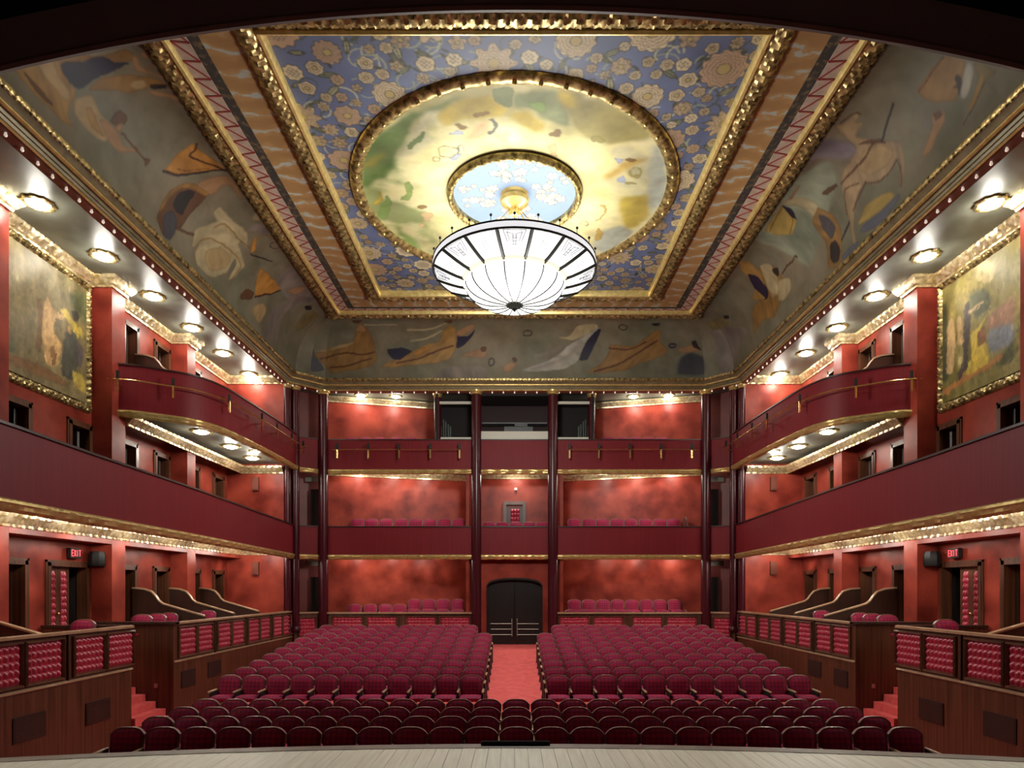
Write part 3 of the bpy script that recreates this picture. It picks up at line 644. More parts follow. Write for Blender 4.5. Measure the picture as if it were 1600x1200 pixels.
('R','brown',0.031,[(8.84,0.74),(9.08,1.14),(9.6,0.98)]),
('R','dark',0.046,[(11.42,1.43),(10.69,1.17)]),
('R','brown',0.046,[(10.48,1.27),(10.12,1.22),(9.14,1.25)]),
('R','brown',0.039,[(9.8,0.9),(9.08,0.7)]),
('R','dark',0.051,[(8.82,0.59),(8.37,0.45)]),
('R','mauveb',None,[(9.09,2.19),(9.83,2.17),(9.93,2.04),(10.13,1.47),(9.92,1.43),(9.59,1.55),(9.37,1.99)]),
('R','brown',None,[(8.48,1.45),(9.04,1.37),(9.03,1.27),(8.58,1.32)]),
('R','slateb',None,[(9.08,0.25),(9.36,0.34),(9.95,0.24),(10.61,0.26),(10.66,0.17),(10.23,0.08),(9.7,0.08)]),
('R','slateb',None,[(8.26,0.19),(9.06,0.15),(8.97,0.04),(8.34,0.04)]),
('R','skin',None,[(11.95,0.8),(12.22,0.69),(12.18,0.53),(11.87,0.47),(11.7,0.35),(11.37,0.38),(11.61,0.53),(11.9,0.64)]),
('R','brown',None,[(11.98,0.78),(12.13,0.73),(12.17,0.63),(11.97,0.66)]),
('R','mauveb',None,[(11.69,0.89),(11.88,0.73),(11.85,0.64),(11.74,0.74)]),
('R','ochred',None,[(11.9,1.26),(12.72,1.28),(12.99,0.94),(12.66,0.73),(12.51,0.61),(12.02,0.96)]),
('R','brown',0.026,[(12.68,1.25),(12.36,1.23),(11.95,1.21)]),
('R','dark',None,[(12.65,0.9),(12.72,0.91),(12.77,0.83),(12.72,0.74),(12.58,0.63),(12.62,0.74),(12.54,0.82),(12.64,0.79)]),
('R','pale',None,[(12.97,0.92),(13.04,0.8),(12.9,0.64),(12.71,0.54),(12.59,0.61),(12.72,0.73)]),
('R','olive',None,[(13.06,0.85),(13.18,0.73),(13.43,0.46),(13.15,0.5),(13.02,0.67)]),
('R','ochre',0.081,[(13.1,0.56),(12.87,0.44),(12.75,0.39)]),
('R','dark',0.018,[(13.14,0.49),(12.82,0.38),(12.5,0.25)]),
('R','brown',0.01,[(13.18,0.45),(13.42,0.03)]),
('D','dgreen',None,[(-3.13,-1.96),(-2.6,-2.41),(-1.92,-2.88),(-1.43,-3.0),(-1.58,-2.75),(-2.02,-2.63),(-2.26,-2.06),(-2.62,-1.48),(-2.64,-1.18),(-3.25,-0.7),(-3.56,-0.53),(-3.49,-0.97)]),
('D','dgreen',None,[(-3.5,-0.64),(-3.03,-0.91),(-2.57,-1.38),(-2.37,-1.96),(-1.89,-2.19),(-2.07,-1.87),(-2.32,-1.68),(-2.72,-1.13),(-3.1,-0.75),(-3.51,-0.3)]),
('D','dgrey',None,[(-1.9,-2.15),(-1.54,-2.59),(-1.43,-3.0),(-1.8,-2.84),(-2.23,-2.06),(-2.6,-1.38),(-2.11,-1.58),(-1.67,-1.96)]),
('D','dgreen',None,[(-2.3,-1.63),(-2.29,-1.87),(-2.03,-2.15),(-1.89,-2.19),(-2.0,-1.92)]),
('D','dyel',None,[(-1.51,-2.79),(-1.01,-3.12),(-0.53,-3.31),(-0.25,-3.0),(-0.05,-2.75),(-0.44,-2.59),(-0.93,-2.59),(-1.5,-2.37)]),
('D','dteal',None,[(-0.53,-3.46),(-0.05,-3.53),(-0.05,-2.92),(-0.31,-3.0)]),
('D','dgreen',None,[(-1.86,-2.84),(-1.42,-3.08),(-0.88,-3.31),(-1.01,-3.12),(-1.44,-2.88)]),
('D','dyel',None,[(-3.46,-0.97),(-3.13,-1.38),(-2.81,-1.68),(-3.11,-1.18)]),
('D','dgreen2',None,[(-2.46,-0.64),(-2.41,-0.3),(-2.54,0.12),(-2.82,0.25)]),
('D','dgreen2',None,[(-3.4,0.37),(-3.08,-0.12),(-3.03,0.37),(-3.33,0.96),(-3.48,0.76)]),
('D','dgreen2',None,[(-3.02,0.96),(-2.99,1.67),(-2.74,2.13),(-2.57,2.69),(-2.96,2.21),(-3.18,1.6)]),
('D','dyel',None,[(-3.51,0.18),(-3.28,-0.18),(-3.2,-0.06),(-3.47,0.37)]),
('D','dskin',None,[(-0.95,-2.28),(-0.69,-2.46),(-0.51,-2.46),(-0.45,-2.33),(-0.72,-2.01),(-0.98,-1.82),(-1.06,-1.63),(-1.03,-2.01)]),
('D','dbrown',None,[(-0.56,-2.72),(-0.58,-2.69),(-0.61,-2.66),(-0.65,-2.65),(-0.7,-2.65),(-0.74,-2.66),(-0.77,-2.69),(-0.78,-2.72),(-0.77,-2.76),(-0.74,-2.79),(-0.69,-2.8),(-0.64,-2.8),(-0.6,-2.79),(-0.57,-2.76)]),
('D','dbrown',None,[(-1.04,-2.35),(-1.05,-2.31),(-1.09,-2.28),(-1.13,-2.26),(-1.18,-2.26),(-1.22,-2.28),(-1.24,-2.31),(-1.25,-2.35),(-1.24,-2.39),(-1.2,-2.42),(-1.16,-2.44),(-1.12,-2.44),(-1.07,-2.42),(-1.05,-2.39)]),
('D','dblue',None,[(-1.4,-2.15),(-1.14,-2.22),(-1.09,-2.1),(-1.34,-2.06)]),
('D','dnavy',0.059,[(-0.51,-2.52),(-0.37,-2.44),(-0.41,-2.26),(-0.55,-2.24)]),
('D','dbrown',0.031,[(-1.3,-1.58),(-1.31,-1.53),(-1.36,-1.49),(-1.42,-1.47),(-1.48,-1.47),(-1.54,-1.49),(-1.57,-1.53),(-1.58,-1.58),(-1.56,-1.63),(-1.52,-1.67),(-1.46,-1.7),(-1.4,-1.7),(-1.34,-1.67),(-1.31,-1.63),(-1.3,-1.58)]),
('D','dnavy',0.035,[(-1.17,-1.63),(-1.18,-1.57),(-1.2,-1.52),(-1.23,-1.5),(-1.27,-1.5),(-1.29,-1.52),(-1.31,-1.57),(-1.31,-1.63),(-1.3,-1.69),(-1.27,-1.74),(-1.24,-1.76),(-1.21,-1.76),(-1.19,-1.74),(-1.17,-1.69),(-1.17,-1.63)]),
('D','dbrown',0.028,[(-1.58,-1.38),(-1.59,-1.34),(-1.62,-1.31),(-1.66,-1.29),(-1.71,-1.29),(-1.75,-1.31),(-1.77,-1.34),(-1.77,-1.38),(-1.76,-1.42),(-1.73,-1.45),(-1.69,-1.47),(-1.64,-1.47),(-1.6,-1.45),(-1.58,-1.42),(-1.58,-1.38)]),
('D','dblue',None,[(-1.44,-1.46),(-1.16,-1.56),(-1.32,-1.28)]),
('D','dbrown',None,[(-2.27,0.49),(-2.29,0.53),(-2.32,0.57),(-2.37,0.59),(-2.42,0.59),(-2.46,0.57),(-2.48,0.53),(-2.48,0.49),(-2.46,0.44),(-2.43,0.4),(-2.38,0.38),(-2.34,0.38),(-2.3,0.4),(-2.28,0.44)]),
('D','dskin',None,[(-2.3,1.28),(-2.32,1.32),(-2.36,1.36),(-2.4,1.38),(-2.45,1.38),(-2.49,1.36),(-2.52,1.32),(-2.52,1.28),(-2.51,1.23),(-2.47,1.19),(-2.42,1.17),(-2.37,1.17),(-2.33,1.19),(-2.31,1.23)]),
('D','dskin',None,[(-2.38,0.76),(-2.19,0.76),(-2.19,1.1),(-2.38,1.03)]),
('D','dteal',None,[(-0.05,-3.38),(0.29,-3.46),(0.78,-3.42),(1.04,-2.92),(1.19,-2.24),(0.81,-2.33),(0.49,-2.84),(-0.05,-2.88)]),
('D','dgreen2',None,[(0.24,-3.15),(0.62,-3.08),(0.67,-2.79),(0.4,-2.84)]),
('D','dyel',None,[(-0.05,-2.75),(0.28,-2.79),(0.62,-2.46),(0.51,-2.15),(0.13,-2.33)]),
('D','dolive',None,[(0.78,-3.35),(1.16,-3.31),(2.03,-2.88),(2.71,-2.46),(2.88,-2.06),(2.19,-1.87),(1.54,-1.92),(1.17,-2.46)]),
('D','dyel',None,[(0.78,-3.35),(0.92,-3.35),(1.34,-2.96),(1.14,-2.84),(0.91,-3.08)]),
('D','dgreyb',None,[(2.91,-1.92),(3.17,-1.78),(3.53,-0.64),(3.64,0.31),(3.37,0.43),(3.07,-0.64)]),
('D','dgrey',None,[(2.02,-1.68),(2.52,-1.78),(3.02,-1.38),(3.14,-0.3),(2.51,-1.07)]),
('D','dgreyb',None,[(2.18,1.67),(2.67,1.24),(3.26,1.67),(2.64,2.69),(2.34,2.61)]),
('D','dyel',None,[(2.47,-0.06),(3.29,-0.12),(3.38,0.9),(2.98,1.67)]),
('D','dolive',None,[(1.59,-2.01),(1.81,-2.06),(1.87,-1.87),(1.68,-1.82)]),
('D','dbrown',None,[(0.94,-2.09),(0.93,-2.05),(0.9,-2.01),(0.86,-1.99),(0.81,-1.99),(0.76,-2.01),(0.73,-2.05),(0.71,-2.09),(0.72,-2.14),(0.75,-2.18),(0.8,-2.2),(0.85,-2.2),(0.89,-2.18),(0.93,-2.14)]),
('D','dskin',None,[(0.68,-1.82),(0.87,-1.92),(0.91,-1.33),(0.74,-1.38)]),
('D','dochre',None,[(2.01,-0.81),(2.33,-0.97),(2.57,-1.33),(3.01,-1.43),(2.85,-1.23),(2.47,-0.91),(2.31,-0.64),(2.11,-0.58)]),
('D','dolive',0.049,[(2.95,-0.91),(2.95,-0.86),(2.92,-0.81),(2.88,-0.79),(2.83,-0.79),(2.78,-0.81),(2.74,-0.86),(2.71,-0.91),(2.72,-0.97),(2.74,-1.01),(2.78,-1.04),(2.83,-1.04),(2.88,-1.01),(2.92,-0.97),(2.95,-0.91)]),
('D','dblue',None,[(2.42,-0.58),(2.59,-0.81),(2.61,-0.53)]),
('D','dblue',None,[(2.23,-1.38),(2.5,-1.33),(2.39,-1.18)]),
('D','dbrown',None,[(2.74,-1.31),(2.73,-1.28),(2.7,-1.25),(2.66,-1.24),(2.61,-1.24),(2.56,-1.25),(2.53,-1.28),(2.51,-1.31),(2.52,-1.34),(2.54,-1.36),(2.59,-1.38),(2.64,-1.38),(2.68,-1.36),(2.72,-1.34)]),
('D','dolive',None,[(2.82,-0.5),(2.81,-0.46),(2.79,-0.43),(2.74,-0.41),(2.69,-0.41),(2.64,-0.43),(2.6,-0.46),(2.58,-0.5),(2.58,-0.54),(2.61,-0.57),(2.66,-0.59),(2.71,-0.59),(2.76,-0.57),(2.8,-0.54)]),
('D','dochre',None,[(2.36,1.75),(2.36,1.88),(2.35,1.98),(2.32,2.04),(2.28,2.04),(2.23,1.98),(2.19,1.88),(2.16,1.75),(2.16,1.62),(2.17,1.52),(2.2,1.46),(2.24,1.46),(2.29,1.52),(2.33,1.62)]),
('D','dochre',0.055,[(2.17,0.43),(2.34,0.56),(2.34,0.83),(2.1,1.07)]),
('D','dbrown',0.023,[(1.9,1.2),(1.9,1.25),(1.88,1.28),(1.85,1.3),(1.82,1.3),(1.79,1.28),(1.76,1.25),(1.75,1.2),(1.75,1.16),(1.77,1.13),(1.8,1.11),(1.83,1.11),(1.87,1.13),(1.89,1.16),(1.9,1.2)]),
('P','plight',None,[(13.4,9.98),(13.68,10.2),(13.72,9.5),(13.49,9.29)]),
('P','pgreen',None,[(15.04,9.81),(15.76,10.14),(15.76,9.23),(15.27,9.52)]),
('P','pground',None,[(13.22,7.78),(14.22,7.88),(15.04,7.77),(15.04,7.61),(13.22,7.6)]),
('P','pbrown',None,[(14.09,9.24),(14.25,9.34),(14.3,8.88),(14.22,8.14),(14.04,8.15),(14.14,8.74)]),
('P','ppeach',None,[(14.3,9.25),(14.43,9.5),(14.54,9.28),(14.81,9.2),(15.04,9.34),(14.92,9.13),(14.64,9.06),(14.59,8.77),(14.87,8.57),(14.75,7.99),(14.38,7.9),(14.27,8.27),(14.22,8.62)]),
('P','pground',None,[(14.48,8.35),(14.64,8.48),(14.7,8.04),(14.54,7.95)]),
('P','pyel',None,[(14.75,9.3),(15.04,9.46),(15.21,9.25),(15.57,9.2),(15.63,8.94),(15.27,8.96),(15.04,9.18)]),
('P','pdark',None,[(15.15,9.47),(15.42,9.54),(15.48,9.36),(15.27,9.24)]),
('P','pslate',None,[(14.98,8.92),(15.39,9.01),(15.45,8.3),(15.21,7.82),(14.81,7.85),(14.92,8.51)]),
('P','pmauve',None,[(15.33,8.82),(15.63,8.77),(15.51,8.24),(15.39,8.32)]),
('P','ppeach',None,[(15.04,9.06),(15.18,9.12),(15.15,8.91),(15.04,8.91)]),
('P','pyel',None,[(15.21,8.1),(15.63,8.12),(15.73,7.66),(15.27,7.76)]),
('P','pgreen',None,[(13.24,8.03),(13.4,8.16),(13.54,7.89),(13.31,7.81)]),
('Q','qpink',None,[(14.21,8.92),(13.45,9.09),(13.45,8.46),(14.26,8.64)]),
('Q','qblue',None,[(14.26,8.64),(13.45,8.5),(13.48,8.05),(14.16,8.08)]),
('Q','qorange',None,[(15.87,7.78),(15.2,7.86),(13.81,7.99),(13.71,7.85),(15.81,7.64)]),
('Q','qdgreen',None,[(13.81,7.88),(13.52,8.17),(13.45,7.72),(14.01,7.73)]),
('Q','qdgreen',None,[(15.94,9.88),(15.56,9.88),(15.44,7.93),(15.87,7.99)]),
('Q','qdgreen',None,[(14.85,9.73),(14.21,9.55),(14.11,9.09),(14.63,9.01)]),
('Q','qlight',None,[(14.58,10.29),(13.91,9.99),(14.11,9.61),(14.58,9.91)]),
('Q','qskin',None,[(15.56,9.19),(15.4,9.49),(15.29,9.2),(15.26,8.63),(15.37,8.03),(15.56,8.09)]),
('Q','qskin',None,[(15.23,9.34),(15.05,9.35),(14.97,8.6),(15.2,8.65)]),
('Q','qdark',None,[(14.97,9.47),(14.8,9.55),(14.74,9.14),(14.82,8.47),(14.85,8.02),(15.14,7.8),(15.2,7.94),(14.97,8.37)]),
('Q','qskin',None,[(14.85,9.3),(14.34,9.36),(14.32,9.29),(14.8,9.19)]),
('Q','qyel',None,[(14.74,8.83),(14.58,8.8),(14.26,8.97),(14.21,8.99),(14.52,8.67),(14.58,8.38),(14.26,8.41),(14.16,7.93),(14.63,7.83),(15.02,7.88),(14.74,8.14)]),
('Q','qred',None,[(14.52,8.67),(14.31,8.81),(14.26,8.41),(14.52,8.36)]),
('Q','qlight',None,[(15.2,8.41),(15.05,8.4),(15.05,8.13),(15.17,8.13)])]

rng = np.random.default_rng(5)
def vnoise(A, B, scale, octv=4, seed=0):
    r = np.random.default_rng(seed); out = np.zeros_like(A); amp = 1; tot = 0
    for o in range(octv):
        g = r.random((64, 64)); a = A / scale * 2 ** o + r.random() * 64; b = B / scale * 2 ** o + r.random() * 64
        i, j = np.floor(a).astype(int), np.floor(b).astype(int); fa, fb = a - i, b - j
        fa = fa * fa * (3 - 2 * fa); fb = fb * fb * (3 - 2 * fb)
        q = lambda x, y: g[x % 64, y % 64]
        out += amp * ((q(i, j) * (1 - fa) + q(i + 1, j) * fa) * (1 - fb) + (q(i, j + 1) * (1 - fa) + q(i + 1, j + 1) * fa) * fb); tot += amp; amp *= .55
    return out / tot
def poly_mask(A, B, pts):
    m = np.zeros(A.shape, bool); n = len(pts)
    for i in range(n):
        (x0, y0), (x1, y1) = pts[i], pts[(i + 1) % n]
        if y0 == y1: continue
        c = ((y0 > B) != (y1 > B)) & (A < (x1 - x0) * (B - y0) / (y1 - y0) + x0)
        m ^= c
    return m
def stroke_mask(A, B, pts, w):
    m = np.zeros(A.shape, bool)
    for (x0, y0), (x1, y1) in zip(pts, pts[1:]):
        dx, dy = x1 - x0, y1 - y0; L = dx * dx + dy * dy + 1e-9
        t = np.clip(((A - x0) * dx + (B - y0) * dy) / L, 0, 1)
        m |= (A - x0 - t * dx) ** 2 + (B - y0 - t * dy) ** 2 < (w / 2) ** 2
    return m
def blur(C, k=1):
    for _ in range(k):
        D = np.pad(C, ((1, 1), (1, 1), (0, 0)), mode='edge')
        C = (D[:-2, 1:-1] + D[2:, 1:-1] + D[1:-1, :-2] + D[1:-1, 2:] + 2 * C) / 6
    return C
def soften(pts, closed):
    for kk in (.15, .25):
        q = []
        n = len(pts)
        for i in range(n if closed else n - 1):
            (x0, y0), (x1, y1) = pts[i], pts[(i + 1) % n]
            q += [(x0 * (1 - kk) + x1 * kk, y0 * (1 - kk) + y1 * kk), (x0 * kk + x1 * (1 - kk), y0 * kk + y1 * (1 - kk))]
        if not closed: q = [pts[0]] + q + [pts[-1]]
        pts = q
    return pts
CLOTH = {'ochre', 'ochred', 'sand', 'orange', 'pale', 'cream', 'yellow', 'horse', 'navy', 'mauve', 'mauveb', 'ppeach', 'pslate', 'qyel', 'qskin', 'qdark'}
def paint(surface, A, B, C, warp=.05, edge=1):
    wa = A + (vnoise(A, B, .35, 3, 11) - .5) * warp; wb = B + (vnoise(A, B, .35, 3, 12) - .5) * warp
    tone = vnoise(A, B, .30, 4, 13)
    for num, (s, c, w, pts) in enumerate(MURALS):
        if s != surface: continue
        pts = soften(pts, not w)
        xs = [p[0] for p in pts]; ys = [p[1] for p in pts]; pad = (w or 0) + warp + .03
        pad += .25; sel = (wa > min(xs) - pad) & (wa < max(xs) + pad) & (wb > min(ys) - pad) & (wb < max(ys) + pad)
        if not sel.any(): continue
        ii = np.where(sel.any(1))[0]; jj = np.where(sel.any(0))[0]; sl = (slice(ii[0], ii[-1] + 1), slice(jj[0], jj[-1] + 1))
        m = poly_mask(wa[sl], wb[sl], pts) if not w else stroke_mask(wa[sl], wb[sl], pts, w)
        k = .72 + .56 * tone[sl]
        if not w:
            e = m.astype(float)[..., None]; e = blur(e, 4)[..., 0]
            k = k * (.62 + .45 * np.clip((e - .45) / .5, 0, 1))
            if c in CLOTH:
                th = math.atan2(max(ys) - min(ys), max(xs) - min(xs)) * (1 if num % 2 else -1) + .25 * (num % 5)
                ua = wa[sl] * math.cos(th) + wb[sl] * math.sin(th); ub = -wa[sl] * math.sin(th) + wb[sl] * math.cos(th)
                k = k * (.70 + .60 * vnoise(ua * .22, ub, .13, 3, 60 + num % 7))
        k = k[m][:, None]
        sub = C[sl]
        if (surface == 'D' and not w and (max(xs) - min(xs)) > .5) or c in ('teal', 'mauve', 'mauveb', 'slate', 'qpink', 'qblue', 'qdgreen', 'pgreen', 'plight', 'qlight') and not (c == 'slate' and (max(xs) - min(xs)) < .6):
            e = blur(m.astype(float)[..., None], 22 if surface == 'D' else 12); al = .88 * np.clip(e * 1.15, 0, 1)
            kk = (.45 + 1.1 * vnoise(wa[sl] + .5 * wb[sl], wb[sl] * .6 - .3 * wa[sl], .45, 5, 70 + num % 9))[..., None]
            sub[:] = sub * (1 - al) + np.array(PAL[c]) * kk * al
        else:
            al = .88; sub[m] = sub[m] * (1 - al) + np.array(PAL[c]) * k * al
    return blur(C, edge)
def painted(name, P, C, m, mask=None):
    n, k = P.shape[:2]
    idx = np.arange(n * k).reshape(n, k)
    q = np.stack([idx[:-1, :-1], idx[1:, :-1], idx[1:, 1:], idx[:-1, 1:]], -1).reshape(-1, 4)
    if mask is not None: q = q[mask.reshape(-1)]
    me = bpy.data.meshes.new(name)
    V = P.reshape(-1, 3)
    lo, hi = V.min(0), V.max(0); c = np.array([(lo[0] + hi[0]) / 2, (lo[1] + hi[1]) / 2, lo[2]])
    if mask is not None:
        used = np.zeros(len(V), bool); used[q.ravel()] = True; remap = np.cumsum(used) - 1
        V = V[used]; q = remap[q]; C = C.reshape(-1, 3)[used]
    else: C = C.reshape(-1, 3)
    me.vertices.add(len(V)); me.vertices.foreach_set('co', (V - c).astype(np.float32).ravel())
    me.loops.add(len(q) * 4); me.loops.foreach_set('vertex_index', q.astype(np.int32).ravel())
    me.polygons.add(len(q)); me.polygons.foreach_set('loop_start', np.arange(0, len(q) * 4, 4, dtype=np.int32))
    me.polygons.foreach_set('use_smooth', np.ones(len(q), bool))
    me.update(calc_edges=True); me.validate()
    a = me.color_attributes.new('Col', 'FLOAT_COLOR', 'POINT')
    a.data.foreach_set('color', np.concatenate([np.clip(C, 0, 1), np.ones((len(C), 1))], 1).astype(np.float32).ravel())
    me.materials.append(m)
    o = bpy.data.objects.new(name, me); o.location = c; col.objects.link(o)
    return o
# coves
ST = [((-7.83, 8.3), (-6.45, 8.3)), ((-7.83, 23.31), (-6.45, 22.55)), ((-7.42, 23.72), (-6.45, 22.7)), ((-7.01, 24.13), (-6.3, 22.7)),
      ((7.01, 24.13), (6.3, 22.7)), ((7.42, 23.72), (6.45, 22.7)), ((7.83, 23.31), (6.45, 22.55)), ((7.83, 8.3), (6.45, 8.3))]
def cove(kind, label):
    seg = {'L': ST[0:3], 'K': ST[2:6], 'R': ST[5:8]}[kind]
    O = np.array([a for a, b in seg]); I = np.array([b for a, b in seg])
    l = np.r_[0, np.cumsum(np.hypot(*np.diff(O, axis=0).T))]
    ss = np.unique(np.r_[np.arange(0, l[-1], .024), l]); A, B = np.meshgrid(ss, np.linspace(0, 2.2, 125), indexing='ij')
    ox, oy, ix, iy = [np.interp(A, l, q) for q in (O[:, 0], O[:, 1], I[:, 0], I[:, 1])]
    ph = B / 2.2 * PI / 2
    P = np.stack([ix + (ox - ix) * np.cos(ph), iy + (oy - iy) * np.cos(ph), 10.75 + 1.7 * np.sin(ph)], -1)
    n1 = vnoise(A, B, 2.2, 4, 1)[..., None]; n2 = vnoise(A, B, 1.5, 4, 2)[..., None]; n3 = vnoise(A, B, .25, 3, 3)[..., None]
    C = np.array((.175, .160, .115)) * (1 - n1) + np.array((.235, .225, .175)) * n1
    cl = vnoise(A + .6 * B, B * 1.3, .8, 5, 4)[..., None]; C = C + (n2 - .5) * np.array((.11, .04, .02)) + (n3 - .5) * .06 + (cl - .5) * np.array((.10, .105, .10))
    C = paint(kind, A, B, C, .06, 1); mn = np.array((.21, .195, .145)); C = np.clip(mn + (C - mn) * 1.3, .008, 1) * np.array((.60, .56, .46))
    o = painted('ceiling_mural', P, C, M_FRESCO)
    if kind != 'X': tag(o, label, 'mural', 'painted cove murals')
cove('L', 'painted cove mural above the left wall with trumpeter, orange cape and chariot')
cove('K', 'painted cove mural over the rear wall with flying robed figures')
cove('R', 'painted cove mural above the right wall with rearing pale horse and chariot')
# backing shell over the coves
mb = MB()
mb.grid([[(o_[0] * 1.03, o_[1] + .08, 10.7), (o_[0] * 1.03, o_[1] + .08, 12.62), (i_[0], i_[1], 12.62)] for o_, i_ in ST])
struct(mb.build('ceiling_backing', M_VOID))
ZC, DY = 12.5, 15.86
# coffer: flat rings of the ceiling
RX = [6.45, 5.95, 5.64, 5.43, 4.75, 4.26]
RF = [8.3, 9.6, 9.9, 10.1, 10.55, 10.96]
RB = [22.7, 22.25, 22.1, 21.98, 21.28, 20.92]
def rect(i): return [(-RX[i], RF[i]), (-RX[i], RB[i]), (RX[i], RB[i]), (RX[i], RF[i])]
ceil = struct(empty('ceiling', (0, DY, ZC)))
def rings(i, j, z, names):
    a, b = rect(i), rect(j)
    for k, (nm, m) in enumerate(names):
        p, q = (k + 0) % 4, (k + 1) % 4
        MB().plan([a[p], a[q], b[q], b[p]], z, z + .1).build(nm, m, ceil, smooth=False)
rings(1, 2, ZC - .03, [('zigzag_border', M_ZIG)] * 4)
rings(2, 3, ZC - .02, [('dark_fringe', M_FRINGE)] * 4)
rings(3, 4, ZC - .01, [('ochre_frieze', M_ORY), ('ochre_frieze', M_ORX), ('ochre_frieze', M_ORY), ('ochre_frieze', M_ORX)])
mb = MB()
def zig(p0, p1, q0, q1, per):
    p0, p1, q0, q1 = map(Vector, (p0, p1, q0, q1)); L = (p1 - p0).length; n = int(L / per)
    for i in range(n):
        for a, b in ((0, .5), (1, .5)):
            A = p0.lerp(p1, (i + a) / n); B = q0.lerp(q1, (i + b) / n); d = (B - A).normalized(); w = Vector((-d.y, d.x, 0)) * .017
            v = [A + w, B + w, B - w, A - w]
            mb.add([tuple(x) for x in v] + [(x.x, x.y, x.z + .02) for x in v], [(0, 1, 2, 3), (4, 7, 6, 5), (0, 4, 5, 1), (1, 5, 6, 2), (2, 6, 7, 3), (3, 7, 4, 0)])
z = ZC - .038
a, b = rect(1), rect(2)
for k in range(3): zig((*a[k], z), (*a[k + 1], z), (*b[k], z), (*b[k + 1], z), .42)
o = mb.build('zigzag_lines', M_ZIGR, ceil, smooth=False); o['kind'] = 'stuff'
def carved(i, j, zlow, nm):
    a, b = rect(i), rect(j); wdt = RX[i] - RX[j]
    prof = [(0, ZC), (.02, zlow + .10), (.07, zlow + .06), (.13, zlow + .02), (.20, zlow), (.27, zlow + .02), (.33, zlow + .05), (wdt - .10, zlow + .07), (wdt - .09, ZC)]
    MB().sweep(a, prof, closed=True, step=.045, amp=.034, per=.24, cap=False).build(nm, M_GOLDD, ceil)
    g = [(wdt - .12, ZC), (wdt - .11, zlow + .04), (wdt - .075, zlow + .01), (wdt - .03, zlow + .03), (wdt, zlow + .09), (wdt, ZC)]
    MB().sweep(a, g, closed=True, cap=False).build('gilt_fillet', M_GOLD, ceil)
carved(0, 1, ZC - .17, 'carved_molding')
carved(4, 5, ZC - .20, 'carved_molding')
struct(MB().box(-6.5, 6.5, 8.0, 22.75, ZC + .12, ZC + .3).build('ceiling_slab', M_VOID))

